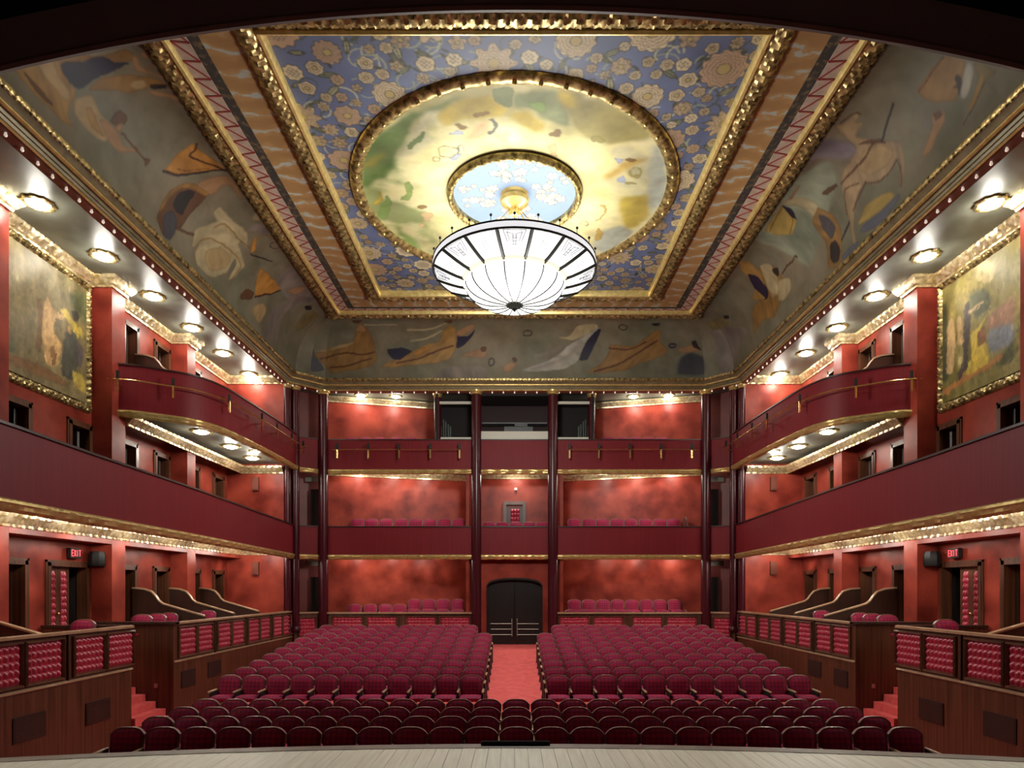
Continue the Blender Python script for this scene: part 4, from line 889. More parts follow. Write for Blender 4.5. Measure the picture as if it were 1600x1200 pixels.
# floral field
RD = 3.75
def floral():
    st = .0175
    A, B = np.meshgrid(np.arange(-RX[5], RX[5] + .01, st), np.arange(RF[5], RB[5] + .01, st), indexing='ij')
    bg = vnoise(A, B, .7, 3, 21)[..., None]
    C = np.array((.065, .085, .185)) * (1 - bg) + np.array((.15, .19, .36)) * bg
    r = random.Random(3); placed = []
    def sub(x, y, R):
        i0, i1 = max(0, int((x - R + RX[5]) / st)), min(A.shape[0], int((x + R + RX[5]) / st) + 2); j0, j1 = max(0, int((y - R - RF[5]) / st)), min(A.shape[1], int((y + R - RF[5]) / st) + 2)
        return (slice(i0, i1), slice(j0, j1)) if i1 > i0 and j1 > j0 else None
    def inside(x, y): return abs(x) < RX[5] + .1 and RF[5] - .1 < y < RB[5] + .1 and math.hypot(x, y - DY) > RD - .25
    def curl(x, y, R, a0, sw, c, w):
        s = sub(x, y, R + .1)
        if not s: return
        pts = [(x + R * (1 - .55 * t / 14) * math.cos(a0 + sw * t / 14), y + R * (1 - .55 * t / 14) * math.sin(a0 + sw * t / 14)) for t in range(15)]
        m = stroke_mask(A[s], B[s], pts, w); C[s][m] = c
    def leaf(x, y, L, a, c1, c2):
        s = sub(x, y, L + .05)
        if not s: return
        u = (A[s] - x) * math.cos(a) + (B[s] - y) * math.sin(a); v = -(A[s] - x) * math.sin(a) + (B[s] - y) * math.cos(a)
        e = np.abs(v) - .34 * L * np.clip(1 - (u / L) ** 2, 0, 1); on = np.abs(u) < L
        C[s][on & (e < 0)] = c1; C[s][on & (e < -.03) & (np.abs(v) > .012)] = c2
    def flower(x, y, R, npet, kind):
        s = sub(x, y, R * 1.1)
        if not s: return
        dx, dy = A[s] - x, B[s] - y; rr = np.hypot(dx, dy); th = np.arctan2(dy, dx); am = .15 if kind % 4 == 0 else .06; f = R * (1 - am + am * np.cos(npet * th + kind))
        base = np.array([(.52, .40, .27), (.56, .46, .31), (.60, .50, .34), (.46, .31, .21)][kind % 4])
        D = np.array((.055, .05, .04))
        sb = C[s]
        sb[rr < f] = D
        m = rr < f - .022; k = (.80 + .25 * np.clip(rr / R, 0, 1))[m][:, None]; sb[m] = base * k
        if kind % 5 == 4:                                   # pine-apple like seeded heart
            m = (rr < R * .6) & (np.sin(dx * 70) * np.sin(dy * 70) > .2); sb[m] = D * 2
        else:
            for q in ((.60,) if R < .2 else (.48, .66, .82)):
                m = np.abs(rr - f * q * (1 + .06 * np.cos((npet - 2) * th))) < .012; sb[m] = (.22, .15, .10)
            m = (kind % 4 == 0) & (np.abs(np.sin(npet * th / 2)) < .10) & (rr > f * .62) & (rr < f); sb[m] = (.24, .16, .10)
            sb[rr < f * .30] = (.40, .30, .12); m = np.abs(rr - f * .30) < .012; sb[m] = (.10, .08, .05)
    for _ in range(330):
        x, y = r.uniform(-4.3, 4.3), r.uniform(RF[5], RB[5])
        if inside(x, y): curl(x, y, r.uniform(.15, .4), r.uniform(0, 6), r.choice((-1, 1)) * r.uniform(3, 5), r.choice(((.42, .42, .30), (.06, .08, .06), (.30, .34, .24))), r.uniform(.022, .036))
    for _ in range(520):
        x, y = r.uniform(-4.3, 4.3), r.uniform(RF[5], RB[5])
        if inside(x, y): leaf(x, y, r.uniform(.09, .24), r.uniform(0, 6.3), r.choice(((.045, .05, .04), (.05, .06, .035))), r.choice(((.16, .17, .10), (.36, .34, .22), (.24, .25, .16))))
    for big, N in ((1, 400), (0, 4000)):
        for _ in range(N):
            x, y = r.uniform(-4.3, 4.3), r.uniform(RF[5], RB[5]); R = r.uniform(.28, .46) if big else r.uniform(.12, .22)
            if not inside(x, y) or any((x - a) ** 2 + (y - b) ** 2 < ((R + q) * (1.2 if big else .93)) ** 2 for a, b, q in placed): continue
            placed.append((x, y, R)); flower(x, y, R, r.choice((5, 6, 7, 8)) if not big else r.choice((8, 10, 12)), r.randrange(20))
    C = blur(C, 1) * np.array((.70, .70, .66))
    mid = lambda Q: (Q[:-1, :-1] + Q[1:, 1:]) / 2
    P = np.stack([A, B, np.full_like(A, ZC)], -1)
    o = painted('floral_ceiling_panel', P, C, M_FRESCO, np.hypot(mid(A), mid(B) - DY) > RD - .12)
    tag(o, 'blue ceiling field painted with cream and pink flowers round the dome', 'ceiling panel')
floral()
def dome():
    st = .021
    g = np.arange(-3.75, 3.76, st); A, B = np.meshgrid(g, g, indexing='ij'); R = np.hypot(A, B)
    n1 = vnoise(A, B, 1.6, 4, 31)[..., None]; n2 = vnoise(A, B, .6, 4, 32)[..., None]
    C = np.array((.60, .53, .24)) * (1 - n1) + np.array((.72, .68, .46)) * n1 + (n2 - .5) * np.array((.14, .14, .22))
    st_ = vnoise(A * .9 + B * .5, B * 1.1 - A * .6, .9, 5, 34); sm = lambda v: np.clip(v, 0, 1) ** 1.5
    for wgt, cc in ((sm((-A - .9) / 2.2 + (st_ - .5) * 2.4), (.085, .15, .035)), (sm((-B - 1.7) / 1.6 + (st_ - .5) * 2.2), (.24, .21, .07)), (sm((A - 1.9) / 1.6 + (st_ - .5) * 2.0), (.34, .35, .27)), (sm((.42 - st_) * 5), (.46, .40, .22))):
        C = C * (1 - .75 * wgt[..., None]) + np.array(cc) * .75 * wgt[..., None]
    C = paint('D', A, B, C, .30, 1)
    C = C * (.74 + .5 * vnoise(A * .7 + B * .5, B * 1.2 - A * .4, .5, 5, 33))[..., None]
    mid = (R[:-1, :-1] + R[1:, 1:]) / 2
    P = np.stack([A, B + DY, ZC + .10 * (1 - (R / 3.75) ** 2) + .0 * R], -1)
    o = painted('dome_painting', P, C, M_FRESCO, (mid < 3.72) & (mid > 1.45))
    tag(o, 'round ceiling painting of cherubs in green and golden clouds', 'mural')
    # blue blossom rosette inside
    st = .0135; g = np.arange(-1.55, 1.56, st); A, B = np.meshgrid(g, g, indexing='ij'); R = np.hypot(A, B)
    C = np.ones(A.shape + (3,)) * np.array((.20, .28, .46)) * (.92 + .16 * vnoise(A, B, .5, 3, 41))[..., None]
    r = random.Random(9)
    for _ in range(120):
        a = r.uniform(0, 2 * PI); q = r.uniform(.55, 1.32); x, y = q * math.cos(a), q * math.sin(a) * .98; f = r.uniform(.09, .17)
        if .5 + .5 * math.cos(a * 4 + .4) < r.random() * .45: continue
        dx, dy = A - x, B - y; rr = np.hypot(dx, dy); th = np.arctan2(dy, dx); e = f * (.82 + .18 * np.cos(5 * th + q * 9))
        C[rr < e] = (.12, .11, .07); C[rr < e - .022] = (.60, .59, .54); C[np.abs(rr - e * .3) < .011] = (.34, .30, .18)
    mid = (R[:-1, :-1] + R[1:, 1:]) / 2
    o = painted('blossom_rosette', np.stack([A, B + DY, np.full_like(A, ZC + .075)], -1), blur(C, 1), M_FRESCO, mid < 1.54)
    tag(o, 'pale blue disc of white blossoms at the centre of the dome', 'mural')
    def ringm(Rr, name, label, wd, nk, knob):
        t = empty(name, (0, DY, ZC)); tag(t, label, 'molding')
        n = 160; P = []
        for i in range(n):
            a = 2 * PI * i / n; h = .012 * math.sin(a * nk * 2)
            P.append([((Rr + d) * math.cos(a), DY + (Rr + d) * math.sin(a), ZC + zz + (h if 0 < k < 5 else 0)) for k, (d, zz) in enumerate(((-wd, .08), (-wd, -.03), (-wd * .4, -.09), (wd * .2, -.10), (wd * .8, -.05), (wd, .02)))])
        MB().grid(P, True).build('ring', M_GOLDD, t)
        kb = MB().ball((0, 0, 0), knob, 8, 5).mesh('knob', M_GOLDD)
        for i in range(nk):
            a = 2 * PI * i / nk
            inst('knob', kb, t, (Rr * math.cos(a), DY + Rr * math.sin(a), ZC - .10))
    ringm(3.75, 'ceiling_ring', 'dark studded gilt rim round the dome painting', .15, 48, .05)
    ringm(1.56, 'ceiling_ring', 'gilt studded ring round the blue blossom disc', .08, 28, .035)
dome()

# framed paintings on the side walls
def picture(mx):
    sd = SIDE[mx]; sg = 1 if mx else -1; k = 'Q' if mx else 'P'
    y0, y1, z0, z1 = 13.2, 15.72, 7.46, 10.2
    t = empty('framed_painting', (sg * 10.39, (y0 + y1) / 2, z0 - .2))
    tag(t, 'gilt-framed painting of figures in %s, %s wall' % ('a yellow grove before a pink sky' if mx else 'pale gowns beside a dark wood', sd), 'painting', 'framed paintings')
    A, B = np.meshgrid(np.linspace(y0, y1, 120), np.linspace(z0, z1, 130), indexing='ij')
    n1 = vnoise(A, B, .9, 4, 51 + mx)[..., None]; n2 = vnoise(A * 2.2, B * .7, .35, 4, 53 + mx)[..., None]
    if mx: C = np.array((.11, .11, .03)) * (1 - n1) + np.array((.34, .26, .065)) * n1 + (n2 - .5) * np.array((.22, .20, .12))
    else: C = np.array((.13, .11, .05)) * (1 - n1) + np.array((.30, .23, .10)) * n1 + (n2 - .5) * np.array((.16, .13, .07))
    C = paint(k, A, B, np.clip(C, .01, 1), .05, 1)
    rd = random.Random(20 + mx)
    for _ in range(420):
        y, z = rd.uniform(y0, y1), rd.uniform(z0, z1); i, j = int((y - y0) / (y1 - y0) * 119), int((z - z0) / (z1 - z0) * 129); a = rd.uniform(.6, 2.2)
        w_ = 6; sl = (slice(max(0, i - w_), i + w_ + 1), slice(max(0, j - w_), j + w_ + 1)); da, db = A[sl] - y, B[sl] - z
        m = ((da * math.cos(a) + db * math.sin(a)) / .075) ** 2 + ((-da * math.sin(a) + db * math.cos(a)) / .028) ** 2 < 1
        C[sl][m] = C[i, j] * (rd.uniform(.78, 1.24) * np.array((rd.uniform(.95, 1.06), 1, rd.uniform(.9, 1.1))))
    C *= (.62 + .55 * vnoise(A, B, .12, 3, 57))[..., None]
    P = np.stack([np.full_like(A, sg * 10.31), A, B], -1)
    if mx: P = P[::-1]; C = C[::-1]
    o = painted('canvas', P, C, M_OIL); o.location = Vector(o.location) - t.location; o.parent = t
    # carved frame swept round the canvas (in y-z)
    mb = MB()
    wd = .20; prof = [(0, 0), (.01, .07), (.045, .11), (.09, .13), (.13, .12), (.17, .075), (.20, .06), (.20, 0)]
    c = [(y0 - wd, z0 - wd), (y1 + wd, z0 - wd), (y1 + wd, z1 + wd), (y0 - wd, z1 + wd)]
    P = []; acc = 0
    for i in range(4):
        a, b = c[i], c[(i + 1) % 4]; L = math.hypot(b[0] - a[0], b[1] - a[1]); N = int(L / .035)
        for j in range(N):
            s = j / N; row = []
            for q, (d, h) in enumerate(prof):
                y = a[0] + (b[0] - a[0]) * s; z = a[1] + (b[1] - a[1]) * s
                y = min(max(y, y0 - wd + d), y1 + wd - d); z = min(max(z, z0 - wd + d), z1 + wd - d)
                hh = h + ((.035 * math.sin((acc + L * s) * 2 * PI / .19 + (q % 2) * PI) * math.sin((acc + L * s) * 2 * PI / .083 + q)) if 0 < q < 6 else 0)
                row.append((-10.40 + hh, y, z))
            P.append(row)
        acc += L
    mb.grid(P, True); mb.build('carved_frame', M_GOLDD, t, mx)
picture(False); picture(True)

# ------------------------------------------------------------------ cornice with bulbs
CB = [(-8.4, 8.05), (-8.4, 23.55), (-7.25, 24.7), (7.25, 24.7), (8.4, 23.55), (8.4, 8.05)]
cor = empty('cornice', (0, 16, 10.38)); tag(cor, 'heavy gilt and oxblood cornice with bulbs running round the hall', 'cornice')
MB().sweep(CB, [(-.02, 10.9), (-.02, 10.42), (.0, 10.40), (.22, 10.44), (.23, 10.5)]).build('bulb_band', M_BAND, cor)
MB().sweep(CB, [(.20, 10.50), (.215, 10.43), (.235, 10.415), (.26, 10.44), (.26, 10.5)]).build('gilt_fillet', M_GOLD, cor)
MB().sweep(CB, [(.25, 10.48), (.28, 10.455), (.30, 10.50), (.33, 10.505), (.35, 10.55), (.40, 10.56), (.40, 10.62)]).build('dark_molding', M_OLIVE, cor)
MB().sweep(CB, [(.385, 10.62), (.39, 10.55), (.42, 10.54), (.455, 10.565), (.46, 10.62)]).build('gilt_line', M_GOLD, cor)
MB().sweep(CB, [(.45, 10.60), (.47, 10.60), (.52, 10.66), (.545, 10.68), (.545, 10.74)]).build('dark_molding', M_OLIVE, cor)
MB().sweep(CB, [(.53, 10.76), (.535, 10.70), (.56, 10.685), (.585, 10.70), (.60, 10.74), (.60, 10.78)], step=.028, amp=.014, per=.115).build('bead_row', M_GOLDD, cor)
BME = MB().lathe([(.018, .01), (.019, -.01), (.027, -.03), (.026, -.046), (.014, -.06), (.001, -.065)], 10).mesh('bulb', M_BULB)
for sg in (-1, 1):
    for i in range(39):
        inst('bulb', BME, cor, (sg * 8.28, 9.9 + i * .36, 10.415))
    for i in range(3): inst('bulb', BME, cor, (sg * (8.06 - i * .34), 23.72 + i * .34, 10.415))
for i in range(35): inst('bulb', BME, cor, ((i - 17) * .42, 24.58, 10.415))

# ------------------------------------------------------------------ columns
def column(x, y, r, z0, z1, label, fat=True):
    t = empty('column', (x, y, z0)); tag(t, label, 'column', 'burgundy columns')
    MB().lathe([(r * 1.0, 0), (r, z1 - z0 - .12)], 20, (x, y, z0)).build('shaft', M_COL, t)
    MB().lathe([(r, z1 - z0 - .13), (r * 1.12, z1 - z0 - .11), (r * 1.02, z1 - z0 - .07), (r * 1.3, z1 - z0 - .03), (r * 1.35, z1 - z0 + .02), (.001, z1 - z0 + .02)], 20, (x, y, z0)).build('capital', M_GOLD, t)
    MB().lathe([(.001, 0), (r * 1.25, 0), (r * 1.25, .12), (r * 1.05, .17), (r, .18)], 20, (x, y, z0)).build('base', M_COL, t)
for sg, sd in ((-1, 'left'), (1, 'right')):
    column(sg * 1.44, 24.57, .19, .865, 10.42, 'tall burgundy column just %s of the central arched door' % sd)
    column(sg * 7.2, 24.57, .18, .865, 10.42, 'tall burgundy column at the %s outer end of the rear boxes' % sd)
    column(sg * 8.27, 23.72, .13, 1.45, 10.42, 'slim corner column beside the %s end wall' % sd)
    column(sg * 8.06, 24.0, .15, 1.45, 10.42, 'rear one of the paired corner columns on the %s' % sd)
    column(sg * 2.94, 24.93, .14, 8.0, 10.42, 'short burgundy column beside the %s projection booth window' % sd)

# ------------------------------------------------------------------ rear wall, boxes and balconies
def wallseg(name, a, b, z0, z1, m=M_RED, th=.15, mx=False):
    d = Vector((b[0] - a[0], b[1] - a[1])).normalized(); nx, ny = -d.y * th, d.x * th
    return struct(MB().plan([a, b, (b[0] + nx, b[1] + ny), (a[0] + nx, a[1] + ny)], z0, z1).build(name, m, None, mx, smooth=False))
RTUFT = tuft_mesh(1.08, .62, 8, 5)
RFRAME = frame_mesh(1.08, .62)
CT = tuft_mesh(.60, .70, 5, 5); CF = frame_mesh(.60, .70)
for mx in (False, True):
    sd = SIDE[mx]; sg = 1 if mx else -1
    wallseg('wall_rear_' + sd, (-7.4, 25.5), (-1.7, 26.95), .6, 10.7, M_RED, .15, mx)
    wallseg('wall_rear_%s_return' % sd, (-1.72, 27.0), (-1.72, 24.7), .6, 8.0, M_RED, -.12, mx)
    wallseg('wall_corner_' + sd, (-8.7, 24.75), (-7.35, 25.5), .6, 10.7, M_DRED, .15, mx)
    bp = [(-7.05, 24.62), (-1.6, 24.62)]
    for zb, zt, fl, lv in ((4.2, 5.36, B1F, 'lower'), (7.42, 8.64, B2F, 'upper')):
        t = empty('rear_balcony', (sg * 4.3, 24.7, zb - .1)); tag(t, '%s rear balcony with flat burgundy front %s of the centre' % (lv, sd), 'balcony', 'rear balconies')
        parapet(t, bp, zb, zt, mx)
        mb = MB(); mb.plan([(-7.35, 24.7), (-1.6, 24.7), (-1.6, 27.1), (-7.35, 25.7)], zb + .25, fl); mb.plan([(-7.3, 24.85), (-1.85, 24.85), (-1.85, 27.0), (-7.3, 25.6)], fl, fl + .12); mb.build('soffit', M_SOFF, t, mx, smooth=False)
        t = empty('corner_balcony', (sg * 7.7, 24.3, zb - .1)); tag(t, '%s narrow corner balcony front on the %s, between the columns' % (lv, sd), 'balcony', 'corner balconies')
        parapet(t, [(-8.1, 23.98), (-7.3, 24.6)], zb, zt, mx)
        MB().plan([(-8.3, 24.1), (-7.3, 24.7), (-7.3, 25.3), (-8.7, 24.6)], zb + .25, fl).build('soffit', M_SOFF, t, mx, smooth=False)
        struct(MB().box(-8.0, -7.3, 24.95, 25.02, zb - .32, zb - .12).build(nxt('trim'), mat('grey_green_lintel', (.30, .32, .26), None, .5), None, mx))
    d = struct(empty(nxt('door'), (sg * 7.8, 24.95, 4.7)))
    for z in (1.45, 4.8): MB().box(-7.78, -7.42, 24.90, 24.97, z, z + 2.0).build('door_leaf', M_VOID, d, mx)  # near-black slabs stand in for the unlit corner doorways
    struct(MB().plan([(-8.75, 24.2), (-1.6, 24.72), (-1.6, 27.1), (-7.35, 25.75), (-8.75, 24.9)], 10.55, 10.7).build('ceiling_rear_' + sd, M_SOFF, None, mx, smooth=False))
    cp = [(-.0, 0), (.05, .0), (.06, .05), (.10, .07), (.13, .13), (.18, .17), (.18, .22), (0, .22)]
    for z in (10.30, 7.42, 4.2):
        struct(MB().sweep([(-7.38, 25.5), (-1.74, 26.94), (-1.74, 24.75)] if z < 10 else [(-7.38, 25.5), (-3.0, 26.62)], [(dd, z + zz) for dd, zz in cp], step=.08, amp=.006, per=.2).build(nxt('trim'), M_CREAM, None, mx))
    # rear ground box front
    t = empty('rear_theatre_box', (sg * 4.3, 24.6, .865)); tag(t, 'wooden box front with four tufted red panels, rear %s of the door' % sd, 'theatre box', 'rear box fronts')
    MB().box(-7.05, -1.6, 24.6, 24.7, .865, 2.06).build('wood_panelling', M_WOOD, t, mx, smooth=False)
    MB().box(-7.05, -1.6, 24.5, 24.74, 2.06, 2.12).build('top_rail', M_WOODL, t, mx, smooth=False)
    for x in (-6.3, -5.0, -3.53, -2.25):
        fo = inst('panel_frame', RFRAME, t, (sg * -x, 24.6, 1.62)); inst('tufted_panel', RTUFT, fo, (0, 0, 0), world=False)
    t = empty('corner_theatre_box', (sg * 7.7, 24.25, .865)); tag(t, 'narrow wooden corner box front with one tufted panel, %s side' % sd, 'theatre box', 'corner box fronts')
    a, b = Vector((-8.1, 23.98)), Vector((-7.32, 24.58)); d = (b - a).normalized()
    MB().plan([tuple(a), tuple(b), (b.x - d.y * .1, b.y + d.x * .1), (a.x - d.y * .1, a.y + d.x * .1)], .8, 2.08).build('wood_panelling', M_WOOD, t, mx, smooth=False)
    MB().sweep([tuple(a), tuple(b)], [(-.12, 2.08), (-.12, 2.14), (.06, 2.14), (.06, 2.08)][::-1]).build('top_rail', M_WOODL, t, mx, smooth=False)
    mid = (a + b) / 2; ang = math.atan2(d.y, d.x)
    fo = inst('panel_frame', CF, t, (sg * -mid.x, mid.y - .005, 1.55), (0, 0, ang if not mx else -ang)); inst('tufted_panel', CT, fo, (0, 0, 0), world=False)
    # floor slabs of the rear boxes
    struct(MB().plan([(-8.6, 24.1), (-1.7, 24.72), (-1.7, 27.0), (-7.35, 25.6), (-8.75, 24.8)], .9, 1.3).plan([(-6.9, 25.2), (-1.75, 25.2), (-1.75, 26.95), (-6.9, 25.6)], 1.3, 1.5 if not mx else 1.68).build('floor_box_rear_' + sd, M_CARPET, None, mx, smooth=False))
    # lamps of the rear tiers
    for (x, y), nm in zip(((-5.98, 25.4), (-4.65, 25.55)), ('outer', 'inner')):
        ceiling_light((sg * -x, y, 10.55), LAMP_HI * .8, '%s round lamp in the ceiling above the upper rear balcony, %s' % (nm, sd), 'lamps of the rear tiers', .85)
    for i, x in enumerate((-6.05, -4.63, -3.35)):
        ceiling_light((sg * -x, 25.25 + i * .12, 7.67), LAMP_MID * .9, '%s round lamp under the upper rear balcony, %s of centre' % (['outer', 'middle', 'inner'][i], sd), 'lamps of the rear tiers', .8)
        ceiling_light((sg * -x, 25.2 + i * .12, 4.45), LAMP_LOW * .55, '%s round lamp under the lower rear balcony, %s of centre' % (['outer', 'middle', 'inner'][i], sd), 'lamps of the rear tiers', .7)
    # straight brass rail
    t = empty('brass_rail', (sg * 4.4, 24.3, 8.19)); tag(t, 'straight brass pipe rail on the rear upper balcony, %s of centre' % sd, 'rail', 'brass rails')
    MB().tube([(-6.8, 24.32, 8.19), (-1.95, 24.32, 8.19)], .017).build('pipe', M_BRASS, t, mx)
    for x in (-6.6, -5.45, -4.3, -3.14, -2.05):
        mb = MB().box(x - .03, x + .03, 24.29, 24.35, 7.86, 8.17); mb.tube([(x, 24.32, 8.05), (x, 24.62, 8.05)], .016, 6)
        o = mb.build('bracket', M_BRASS, t, mx)
        MB().box(x - .045, x + .045, 24.28, 24.36, 8.2, 8.42).build('clamp', M_BLACK, o, mx)
    # projection booth beside the centre
    t = empty('projection_booth', (sg * 2.2, 25, 8.0)); tag(t, 'small dark booth opening with pale sill %s of the central booth' % sd, 'booth')
    MB().box(-2.95, -1.5, 25.9, 26.0, 8.0, 10.5).box(-2.98, -2.9, 24.75, 26, 8.0, 10.5).build('shade_lining', M_VOID, t, mx, smooth=False)  # lining coloured near-black to hold the booth's shade
    MB().box(-2.8, -1.6, 24.72, 25.0, 8.62, 8.74).build('sill', M_WHITE, t, mx, smooth=False)
    MB().box(-2.85, -1.55, 24.8, 24.88, 10.02, 10.12).build('window_head', M_WHITE, t, mx, smooth=False)
    mb = MB()
    for i in range(5): mb.box(-2.85 + i * .09, -2.80 + i * .09, 25.1 + .05 * (i % 2), 25.2, 8.75, 9.25 + .09 * ((i * 7) % 4))
    mb.build('equipment_rack', mat('grey_green_equipment', (.05, .065, .06), None, .4), t, mx, smooth=False)
# centre bay
t = empty('rear_balcony', (0, 24.7, 4.1)); tag(t, 'lower central balcony front directly above the arched door', 'balcony', 'rear balconies')
cpth = [(-1.28, 24.62), (1.28, 24.62)]
parapet(t, cpth, 4.2, 5.36, False); MB().box(-1.6, 1.6, 24.7, 26.4, 4.45, B1F).build('soffit', M_SOFF, t, smooth=False)
t = empty('rear_balcony', (0, 24.7, 7.3)); tag(t, 'upper central balcony front under the projection booth', 'balcony', 'rear balconies')
parapet(t, cpth, 7.42, 8.64, False); MB().box(-1.6, 1.6, 24.7, 26.4, 7.67, B2F).build('soffit', M_SOFF, t, smooth=False)
mb = MB()
DX, DZ0, DSP, DTOP = 1.07, .865, 3.12, 3.42
def doora(x): return DSP + (DTOP - DSP) * math.sqrt(max(0, 1 - (abs(x) / DX) ** 2.6))
xs = [-DX + 2 * DX * i / 24 for i in range(25)]
mb.grid([[(x, 24.92, 4.5), (x, 24.92, doora(x)), (x, 25.2, doora(x)), (x, 25.2, 4.5)] for x in xs])
for sg in (-1, 1): mb.box(sg * DX, sg * 1.72, 24.92, 25.2, .865, 4.5)
struct(mb.build('wall_rear_centre', M_RED))
wallseg('wall_rear_balcony', (-1.7, 26.2), (1.7, 26.2), 4.7, 7.7)
d = struct(empty(nxt('door'), (0, 25.1, .865)))
def leaf(s):
    mb = MB(); xx = [.008 + (DX - .01) * i / 10 for i in range(11)]
    P = [[(s * x, 25.08, .87), (s * x, 25.08, doora(x) - .06), (s * x, 25.14, doora(x) - .06), (s * x, 25.14, .87)] for x in xx]
    mb.grid(P if s > 0 else P[::-1]); mb.add([(s * .008, 25.08, .87), (s * .008, 25.08, doora(0) - .06), (s * .008, 25.14, doora(0) - .06), (s * .008, 25.14, .87)], [(0, 1, 2, 3)])
    o = mb.build('door_leaf', M_DOOR, d, smooth=False)
    h = MB()
    h.tube([(s * .10, 25.02, 1.18), (s * .10, 25.02, 1.86)], .022, 8)
    for z in (1.24, 1.45, 1.66): h.tube([(s * .10, 25.03, z), (s * .92, 25.03, z)], .014, 6)
    for x, z in ((.1, 1.24), (.1, 1.8), (.9, 1.66), (.9, 1.24)): h.tube([(s * x, 25.02, z), (s * x, 25.09, z)], .012, 6)
    h.build('push_bar', M_STEEL, o)
leaf(-1); leaf(1)
mb = MB()
P = [[(x, 24.90, doora(x)), (x, 24.90, doora(x) - .07), (x, 25.1, doora(x) - .07)] for x in xs]
mb.grid(P)
for sg in (-1, 1): mb.box(sg * (DX - .05), sg * DX, 24.9, 25.1, .865, DSP)
mb.build('door_frame', M_DOOR, d)
d = struct(empty(nxt('door'), (0, 26.15, 4.72)))
MB().box(-.45, -.33, 26.08, 26.2, 4.72, 6.36).box(.33, .45, 26.08, 26.2, 4.72, 6.36).box(-.45, .45, 26.08, 26.2, 6.36, 6.5).build('door_frame', M_WOOD, d, smooth=False)
lf = MB().box(-.33, .33, 26.12, 26.19, 4.72, 6.25).build('door_leaf', M_WOODD, d, smooth=False)
inst('tufted_panel', tuft_mesh(.36, 1.3, 3, 8), lf, (.02, 26.12, 5.55))
cp = [(0, 0), (.05, 0), (.06, .05), (.10, .07), (.13, .13), (.18, .17), (.18, .22), (0, .22)]
struct(MB().sweep([(-1.6, 26.2), (1.6, 26.2)], [(a, 7.40 + b) for a, b in cp], step=.08, amp=.006).build(nxt('trim'), M_CREAM))
struct(MB().sweep([(-1.6, 24.92), (1.6, 24.92)], [(a, 4.2 + b) for a, b in cp], step=.08, amp=.006).build(nxt('trim'), M_CREAM))
ceiling_light((.07, 25.5, 7.67), LAMP_MID, 'round lamp under the upper central balcony', 'lamps of the rear tiers')
o = MB().lathe([(.001, 0), (.05, 0), (.06, .04), (.03, .09), (.001, .09)], 12, (.05, 26.1, 6.95)).build('wall_light', M_BULB); tag(o, 'tiny white light above the central balcony door', 'light')
t = empty('central_booth', (0, 25, 8.6)); tag(t, 'dark central projection booth with a wide pale ledge', 'booth')
MB().box(-1.7, 1.7, 26.1, 26.2, 8.0, 10.5).build('rear_lining', mat('shaded_red', (.022, .006, .007), None, .7), t)  # red lining darkened in colour for the booth's shade
MB().box(-1.28, 1.28, 24.7, 26.1, 10.3, 10.5).build('top_lining', M_VOID, t)
MB().box(-1.26, 1.26, 24.66, 24.8, 8.655, 8.95).build('ledge', M_WHITE, t, smooth=False)
MB().box(-1.26, 1.26, 25.5, 25.9, 9.45, 9.5).build('shelf', mat('grey_shelf', (.12, .13, .13), None, .5), t, smooth=False)
o = MB().box(-.4, .7, 25.2, 25.7, 8.98, 9.26).box(.0, .5, 25.15, 25.7, 9.26, 9.36).build('projector', mat('grey_equipment', (.035, .04, .042), None, .4)); tag(o, 'dark grey projector in the central booth', 'projector')
struct(MB().box(-1.7, 1.7, 24.75, 26.2, 10.5, 10.62).build('ceiling_booth', M_VOID))

